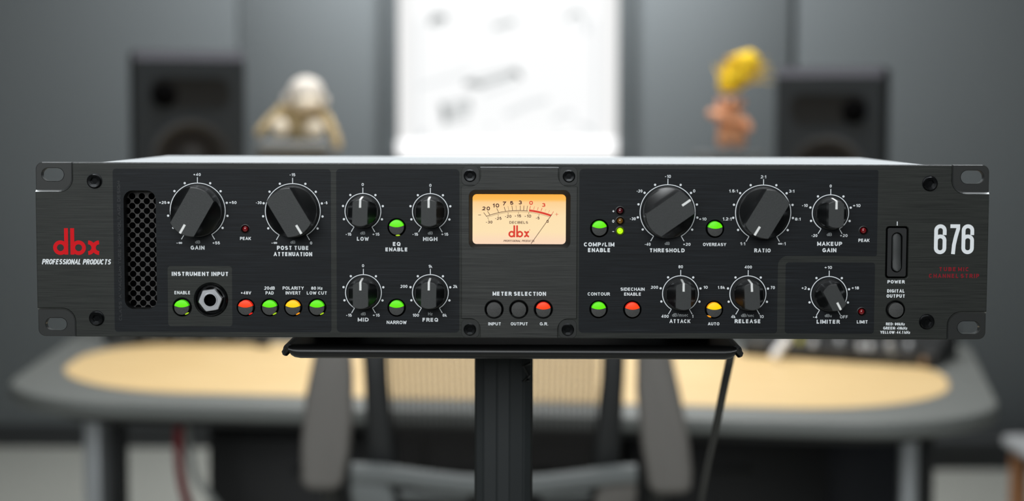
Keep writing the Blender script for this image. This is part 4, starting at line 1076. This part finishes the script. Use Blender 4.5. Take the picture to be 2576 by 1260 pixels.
def ptr_mesh(Rt, Rb, H, ln, wd, side):
    bm = bmesh.new(); z1 = Rt - .15
    bm_box(bm, Vector((0, -(H + .03) * MM, (z1 - ln / 2) * MM)), Vector((wd * MM, .00010, ln * MM)))
    if side:
        r = lambda z: Rb + (Rt - Rb) * z / H
        zt, zl = H + .05, 3.4; hw = wd / 2
        q = [(-hw, -zt, r(H) + .04), (hw, -zt, r(H) + .04), (hw, -zl, r(zl) + .05), (-hw, -zl, r(zl) + .05)]
        f_ = [bm.verts.new(Vector(p) * MM) for p in q]; bm.faces.new(f_)
        q2 = [(-hw, -zt, r(H) - .3), (hw, -zt, r(H) - .3)]; g_ = [bm.verts.new(Vector(p) * MM) for p in q2]; bm.faces.new((g_[0], g_[1], f_[1], f_[0]))
    me = bpy.data.meshes.new('pointer'); bm.to_mesh(me); bm.free(); me.materials.append(M['pointer']); return me
PB = ptr_mesh(12.35, 12.9, 15.6, 5.0, 1.15, False); PS = ptr_mesh(6.75, 7.9, 16.6, 3.9, 1.05, True)
for lst, km, pm, big in ((BIG, KB, PB, 1), (SML, KS, PS, 0)):
    for x, y, r, ang, nm in lst:
        X, Z = P(x, y); k = mesh_obj('knob', km, unit); k.location = (X * MM, -.00006, Z * MM)
        k.rotation_euler = (0, math.radians(ang), 0)
        k['label'] = ('large' if big else 'small') + ' black bar knob marked ' + nm
        mesh_obj('pointer', pm, k)

# --- push buttons
def button_parts():
    R = 3.72; n = 40
    bd = lambda x: .03 * R + .24 * R * (x / R) ** 2       # lower edge of the lens
    # dark body: cylinder with domed front below the lens
    bm = bmesh.new(); bm_lathe(bm, [(.0037, -.006), (.0037, .0002), (.0034, .0007)], n)
    me1 = None
    fr = lambda x, z: -(.7 + .35 * (1 - (x * x + z * z) / (R * R)))
    def cap(bm, lo, hi, y0, N=18, Mr=6):
        g = []
        for i in range(N + 1):
            x = -R * .985 * math.cos(PI * i / N); a, b = lo(x), hi(x)
            if b < a: b = a
            g.append([bm.verts.new(((x) * MM, (y0 + fr(x, a + (b - a) * j / Mr)) * MM, (a + (b - a) * j / Mr) * MM)) for j in range(Mr + 1)])
        for a, b in zip(g, g[1:]):
            for j in range(Mr): bm.faces.new((a[j], b[j], b[j + 1], a[j + 1]))
    rim = lambda x: math.sqrt(max(R * R - x * x, 0))
    cap(bm, lambda x: -rim(x), lambda x: max(min(bd(x), rim(x)), -rim(x)), 0)
    bmesh.ops.recalc_face_normals(bm, faces=bm.faces)
    me1 = bpy.data.meshes.new('button'); bm.to_mesh(me1); bm.free(); me1.materials.append(M['cap']); me1.shade_smooth(); me1.set_sharp_from_angle(angle=.7)
    bm = bmesh.new(); cap(bm, lambda x: min(bd(x), rim(x)), lambda x: rim(x), -.12)
    # the lens wraps over the top side of the cap
    arc_ = []
    for k in range(21):
        a = math.radians(14 + 152 * k / 20); arc_.append((R * 1.03 * math.cos(a), R * 1.03 * math.sin(a)))
    f0 = [bm.verts.new((x * MM, -.00080, z * MM)) for x, z in arc_]; f1 = [bm.verts.new((x * MM, .0015, z * MM)) for x, z in arc_]
    for k in range(20): q = bm.faces.new((f0[k], f0[k + 1], f1[k + 1], f1[k])); q.material_index = 1
    bmesh.ops.remove_doubles(bm, verts=bm.verts, dist=1e-7)
    me2 = bpy.data.meshes.new('lens'); bm.to_mesh(me2); bm.free(); me2.shade_smooth(); me2.set_sharp_from_angle(angle=.7)
    return me1, me2
B1, B2 = button_parts()
LM = {}
for k, a, b in (('g', 'green', 'lens_green_rim'), ('r', 'red', 'lens_red_rim'), ('y', 'yellow', 'lens_yellow_rim'), ('o', 'cap', 'cap')):
    m_ = B2.copy(); m_.materials.append(M[a]); m_.materials.append(M[b]); LM[k] = m_
WORD = {'g': 'green', 'r': 'red', 'y': 'amber', 'o': 'unlit dark'}
def wellmesh():
    bm = bmesh.new(); bm_lathe(bm, [(BR * MM, .00002), (BR * MM - .00012, .0001), (BR * MM - .00025, -.0003), (BR * MM - .0005, -.0036), (.0037, -.0038)], 36)
    me = bpy.data.meshes.new('button_well'); bm.to_mesh(me); bm.free(); me.materials.append(M['black_gloss']); me.shade_smooth(); me.set_sharp_from_angle(angle=.7); return me
WM = wellmesh()
GLINT = {}  # glowing ellipses that paint the lens reflection onto the button wells
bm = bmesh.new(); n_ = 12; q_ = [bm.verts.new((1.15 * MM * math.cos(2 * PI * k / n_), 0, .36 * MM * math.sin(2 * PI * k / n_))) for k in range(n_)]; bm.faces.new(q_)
for k, m_ in (('g', 'glint_lime'), ('r', 'lens_red_rim'), ('y', 'lens_yellow_rim')):
    GLINT[k] = bpy.data.meshes.new('painted_glint'); bm.to_mesh(GLINT[k]); GLINT[k].materials.append(M[m_])
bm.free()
def glint(kind, px, py, dx, dy, deg):
    X, Z = P(px + dx, py + dy, -.2); o = mesh_obj('painted_glint', GLINT[kind], unit); o.location = (X * MM, -.0001, Z * MM); o.rotation_euler = (0, math.radians(-deg), 0)
    o['label'] = 'painted glint of the lit lens on the button well'
def place_button(kind, px, py, y=0.0):
    X, Z = P(px, py, y); wl = mesh_obj('button_well', WM, unit); wl.location = (X * MM, (y - .06) * MM, Z * MM)
    b = mesh_obj('button', B1, unit); b.location = (X * MM, (y - .9) * MM, Z * MM)
    l_ = mesh_obj('lens', LM[kind], b)
    if kind != 'o': l_['label'] = 'lit ' + WORD[kind] + ' lens'
for b in BT: place_button(*b)
for i in (0, 1, 2, 3, 4): glint(*BT[i], 12, 16.0, 28)
glint(*BT[5], 3, 20.5, 4); glint(*BT[11], -12, 17.0, -22)
# --- indicator LEDs
for x, y, m in LED:
    X, Z = P(x, y); k = lathe('indicator_holder', [(.00245, -.002), (.00245, .0003), (.0021, .0004), (.0017, -.0006), (.0014, -.0012)], M['black'], unit, 24, 'Y', (X * MM, 0, Z * MM))
    l_ = lathe('lamp', [(.00150, -.0012), (.00150, .0001), (.0012, .0007), (.0007, .0010), (0, .00115)], M[m], k, 20, 'Y', (X * MM, 0, Z * MM))
    l_['label'] = {'led_red': 'unlit dark red lamp', 'led_maroon': 'unlit maroon lamp', 'led_amber': 'unlit amber lamp', 'led_lime': 'lit lime green lamp'}[m]
# --- screws
def screw_mesh(R, rim, H=1.5):
    bm = bmesh.new(); n = 36
    bm_lathe(bm, [(rim * MM, 0), (rim * MM, .00015), (R * MM, .00018), (R * MM, (H - .35) * MM), ((R - .35) * MM, H * MM)], n)
    top = []; hx = []; dp = []
    for k in range(n):
        a = 2 * PI * k / n; hr = R * .50 / math.cos(((a + PI / 6) % (PI / 3)) - PI / 6)
        top.append(bm.verts.new(((R - .35) * math.sin(a) * MM, -H * MM, (R - .35) * math.cos(a) * MM)))
        hx.append(bm.verts.new((hr * math.sin(a) * MM, -(H - .12) * MM, hr * math.cos(a) * MM))); dp.append(bm.verts.new((hr * .93 * math.sin(a) * MM, -.0002, hr * .93 * math.cos(a) * MM)))
    for k in range(n):
        j = (k + 1) % n; bm.faces.new((top[k], top[j], hx[j], hx[k])); bm.faces.new((hx[k], hx[j], dp[j], dp[k]))
    bm.faces.new(dp); bmesh.ops.recalc_face_normals(bm, faces=bm.faces)
    me = bpy.data.meshes.new('screw'); bm.to_mesh(me); bm.free(); me.materials.append(M['screw']); me.shade_smooth(); me.set_sharp_from_angle(angle=.5); return me
S1 = screw_mesh(3.45, 3.95, 1.9); S2 = screw_mesh(2.95, 3.2, 1.2)
for x, y in ((237, 455), (242.5, 800.5), (2340, 461.5), (2332, 809.5)):
    X, Z = P(x, y, -.8); s = mesh_obj('screw', S1, unit); s.location = (X * MM, -.00002, Z * MM)

# --- jack socket
lathe('jack_collar', [(.0084, -.003), (.0085, .0006), (.0081, .0012), (.0076, .0008), (.0070, -.0012), (.0062, -.0012)], M['black_gloss'], unit, 48, 'Y', (jx * MM, 0, jz * MM))
bm = bmesh.new(); n = 36; H_ = 2.2; ring = []
def hexr(a, R): return R * math.cos(PI / 6) / math.cos(((a + PI / 6 + math.radians(8)) % (PI / 3)) - PI / 6)
for (kind, R, y) in (('h', 6.3, .8), ('h', 6.3, -H_ + .3), ('h', 5.95, -H_), ('c', 3.75, -H_), ('c', 3.6, -H_ - .35), ('c', 3.15, -H_ - .35), ('c', 2.95, -H_ + .2), ('c', 2.85, 4.0)):
    rr = []
    for k in range(n):
        a = 2 * PI * k / n; r = hexr(a, R) if kind == 'h' else R
        rr.append(bm.verts.new((r * math.sin(a) * MM, y * MM, r * math.cos(a) * MM)))
    ring.append(rr)
for a, b in zip(ring, ring[1:]):
    for k in range(n): bm.faces.new((a[k], a[(k + 1) % n], b[(k + 1) % n], b[k]))
bmesh.ops.recalc_face_normals(bm, faces=bm.faces)
jk = from_bm('jack_nut', bm, M['chrome'], unit, angle=25); jk.location = (jx * MM, -.0002, jz * MM); jk['label'] = 'chrome hex nut'
lathe('socket_bore', [(.0029, .0018), (.0028, -.004), (0, -.004)], M['hole'], unit, 24, 'Y', (jx * MM, -.0002, jz * MM))

# --- power rocker
x0, x1, z0, z1 = pw; xm_ = (x0 + x1) / 2; zm_ = (z0 + z1) / 2
ow, oh = 26.5 / 4.98 / 2, 100 / 4.98 / 2
rec = rrect(xm_ - ow, xm_ + ow, zm_ - oh, zm_ + oh, ow - .02, 8)
plate('switch_surround', [rrect(x0 + .75, x1 - .75, z0 + .75, z1 - .75, 1.1), rec], .35, 3.0, M['black'], unit, .2)
bm = bmesh.new(); hwk = 2.15; L_ = oh - .45; g = []
N = 24
for i in range(N + 1):
    z = -L_ * math.cos(PI * i / N)
    e_ = L_ - hwk; wz = hwk if abs(z) < e_ else math.sqrt(max(hwk ** 2 - (abs(z) - e_) ** 2, .0004))
    s = z / L_; yy = .4 - 1.5 * max(0.0, -s) ** 2 * (1 if s > -.75 else 1) + .9 * max(0.0, s) ** 2
    g.append([bm.verts.new((a * wz * MM, (yy - b) * MM, z * MM)) for a, b in ((-1, -4), (-1, 0), (-.8, .25), (0, .38), (.8, .25), (1, 0), (1, -4))])
for a, b in zip(g, g[1:]):
    for j in range(6): bm.faces.new((a[j], a[j + 1], b[j + 1], b[j]))
bmesh.ops.recalc_face_normals(bm, faces=bm.faces)
rk = from_bm('power_rocker', bm, M['knob_top'], unit, angle=60); rk.location = (xm_ * MM, .0002, zm_ * MM)

# --- meter plate with notched corners
a0, a1, b0, b1 = mp; NW, NH = 9.6, 9.8
def mnotch(xc, zc, x1_, z1_): return notch(xc, zc, x1_, z1_, 5.4)
t1 = mnotch(a0 + NW, b1 - NH, a0, b1); t2 = mnotch(a1 - NW, b1 - NH, a1, b1); t3 = mnotch(a1 - NW, b0 + NH, a1, b0); t4 = mnotch(a0 + NW, b0 + NH, a0, b0)
mo = t2 + t3[::-1] + t4 + t1[::-1]
YM = -1.1
bmh = [circ(*P(x, y, YM), BR, 32) for _, x, y in BTM]
winl = rrect(*win, 3.2, 8)
meter = plate('meter_plate', [mo, winl] + bmh, YM, 1.1, M['plate'], unit, .28)
for (cx, cz, sx, sz) in ((a0, b1, 1, -1), (a1, b1, -1, -1), (a1, b0, -1, 1), (a0, b0, 1, 1)):
    xs = sorted((cx, cx + sx * (NW - .6))); zs = sorted((cz, cz + sz * (NH - .6)))
    tab = plate('corner_tab', [rrect(xs[0], xs[1], zs[0], zs[1], 2.4)], -.35, .35, M['ear'], unit, .12)
strip('plate_edge', [(a0 + NW, YM - .03, b1 - .30), (a1 - NW, YM - .03, b1 - .30)], [(a0 + NW, YM + .28, b1 + .03), (a1 - NW, YM + .28, b1 + .03)], M['chamfer'], unit)
for x, y in ((1182, 441.6), (1431.2, 443), (1181.8, 828.7), (1428.4, 829.3)):
    X, Z = P(x, y, -1.2); s = mesh_obj('screw', S2, unit); s.location = (X * MM, -.00036, Z * MM)
for b in BTM: place_button(*b, YM)
put(C4, 'METER SELECTION', 266, 626, 894, 921, TB, y=YM, ydep=YM); put(C4, 'INPUT', 237, 323, 1100, 1121, TM, y=YM, ydep=YM); put(C4, 'OUTPUT', 388, 504, 1100, 1121, TM, y=YM, ydep=YM); put(C4, 'G.R.', 584, 641, 1100, 1121, TM, y=YM, ydep=YM)
# bezel, card, scale, needle
YC = 1.2
fx0, fx1 = P(1188.8, 550, YC)[0], P(1423.5, 550, YC)[0]; fz0, fz1 = P(1306, 614, YC)[1], P(1306, 488.5, YC)[1]
cardl = rrect(fx0, fx1, fz0, fz1, 2.1, 8)
v = []; f = []; n = len(winl)
for (a, b), (c2, d) in zip(winl, cardl): v += [(a * MM, (YM + .15) * MM, b * MM), (c2 * MM, (YC - .1) * MM, d * MM), (c2 * MM, (YC + 1) * MM, d * MM)]
for i in range(n):
    j = (i + 1) % n; f += [(3 * i, 3 * j, 3 * j + 1, 3 * i + 1), (3 * i + 1, 3 * j + 1, 3 * j + 2, 3 * i + 2)]
me = bpy.data.meshes.new('meter_bezel'); me.from_pydata(v, [], f); me.materials.append(M['black']); me.update(); bz = mesh_obj('meter_bezel', me, unit)
mt = plate('meter_card', [rrect(fx0 - .4, fx1 + .4, fz0 - .4, fz1 + .4, 2.1, 8)], YC + .3, .3, M['card'], unit); mt['label'] = 'glowing amber and cream meter card'
K = 2048 / 260; MC = (K, 1180, 470); YD = YC + .3
def mtxt(s, x0, x1, y0, y1, t, ink='meter_black', **kw): put(MC, s, x0, x1, y0, y1, t, ink, y=YD, ydep=YD, parent=mt, thick=.04, **kw)
for s, x0, x1, y0, y1, ink in (('20', 260, 415, 390, 465, 'meter_black'), ('10', 462, 597, 330, 408, 'meter_black'), ('7', 660, 733, 290, 367, 'meter_black'), ('5', 812, 878, 280, 355, 'meter_black'), ('3', 977, 1047, 270, 347, 'meter_black'), ('0', 1192, 1265, 278, 355, 'meter_red'), ('3', 1440, 1512, 320, 397, 'meter_red')):
    mtxt(s, x0, x1, y0, y1, .46, ink)
for s, x0, x1, y0, y1 in (('-30', 330, 462, 670, 725), ('-25', 513, 643, 595, 652), ('-20', 707, 838, 555, 612), ('-15', 902, 1033, 547, 603), ('-10', 1097, 1230, 550, 608), ('-5', 1320, 1397, 588, 645), ('0', 1535, 1578, 655, 712)):
    mtxt(s, x0, x1, y0, y1, .30)
mtxt('DECIBELS', 800, 1168, 680, 730, .24); mtxt('PROFESSIONAL PRODUCTS', 680, 1300, 1050, 1090, .17, shear=.25, gap=.10)
mtxt('+', 1700, 1772, 490, 590, .18, 'meter_red')
emblem(1180 + 780 / K, 470 + 762 / K, 410 / 1215 / K * 1.0, 'meter_red', mt, YD, YD)
def mline(segs, ink, name):
    v = []; f = []
    for pts, wpx in segs:
        ribbon(v, f, [P(1180 + a / K, 470 + b / K, YD) if p != 'c' else 'c' for p in pts for a, b in [p]], wpx / K / 4.98, YD - .001)
    return flat_mesh(name, v, f, M[ink], mt, .04)
def marc(R, x0, x1, cx=985, cy=2296):
    o = []
    for k in range(25):
        x = x0 + (x1 - x0) * k / 24; o.append((x, cy - math.sqrt(R * R - (x - cx) ** 2)))
    return o
up_ = [((290, 508), (352, 592), 10), ((365, 480), (415, 558), 10), ((548, 422), (588, 512), 10), ((696, 395), (722, 482), 10), ((770, 382), (792, 474), 5), ((848, 372), (863, 466), 10), ((930, 370), (937, 466), 5), ((1015, 368), (1015, 466), 10), ((1088, 372), (1082, 466), 10), ((1157, 376), (1145, 468), 9)]
lo_ = [((365, 608), (392, 650), 7), ((572, 548), (586, 585), 7), ((770, 512), (780, 548), 7), ((980, 495), (980, 540), 7), ((1186, 508), (1178, 545), 7), ((1390, 545), (1378, 575), 7)]
mline([(marc(1829, 350, 1165), 11), (marc(1804, 365, 1590), 5), ([(180, 556), (235, 556)], 10)] + [([a, b], w_) for a, b, w_ in up_ + lo_], 'meter_black', 'meter_scale')
rd = [((1217, 378), (1197, 470), 10), ((1297, 388), (1280, 450), 7), ((1372, 402), (1352, 465), 8), ((1447, 418), (1425, 478), 11), ((1525, 440), (1503, 490), 4), ((1598, 463), (1570, 515), 5), ((1675, 488), (1620, 572), 9)]
mline([(marc(1840, 1190, 1622), 40)] + [([a, b], w_) for a, b, w_ in rd], 'meter_red', 'meter_scale')['label'] = 'red end of the meter scale'
mline([([(1200 + 8 * math.cos(q * PI / 4), 853 + 8 * math.sin(q * PI / 4)) for q in range(9)], 5)], 'meter_red', 'registered_mark')
p = [P(1180 + a / K, 470 + b / K, YC - .3) for a, b in ((1228, 1126), (1645, 540))]
tube('needle', [(p[0][0] * MM, (YC - .3) * MM, p[0][1] * MM), (p[1][0] * MM, (YC - .3) * MM, p[1][1] * MM)], .00014, M['meter_black'], mt, 6)
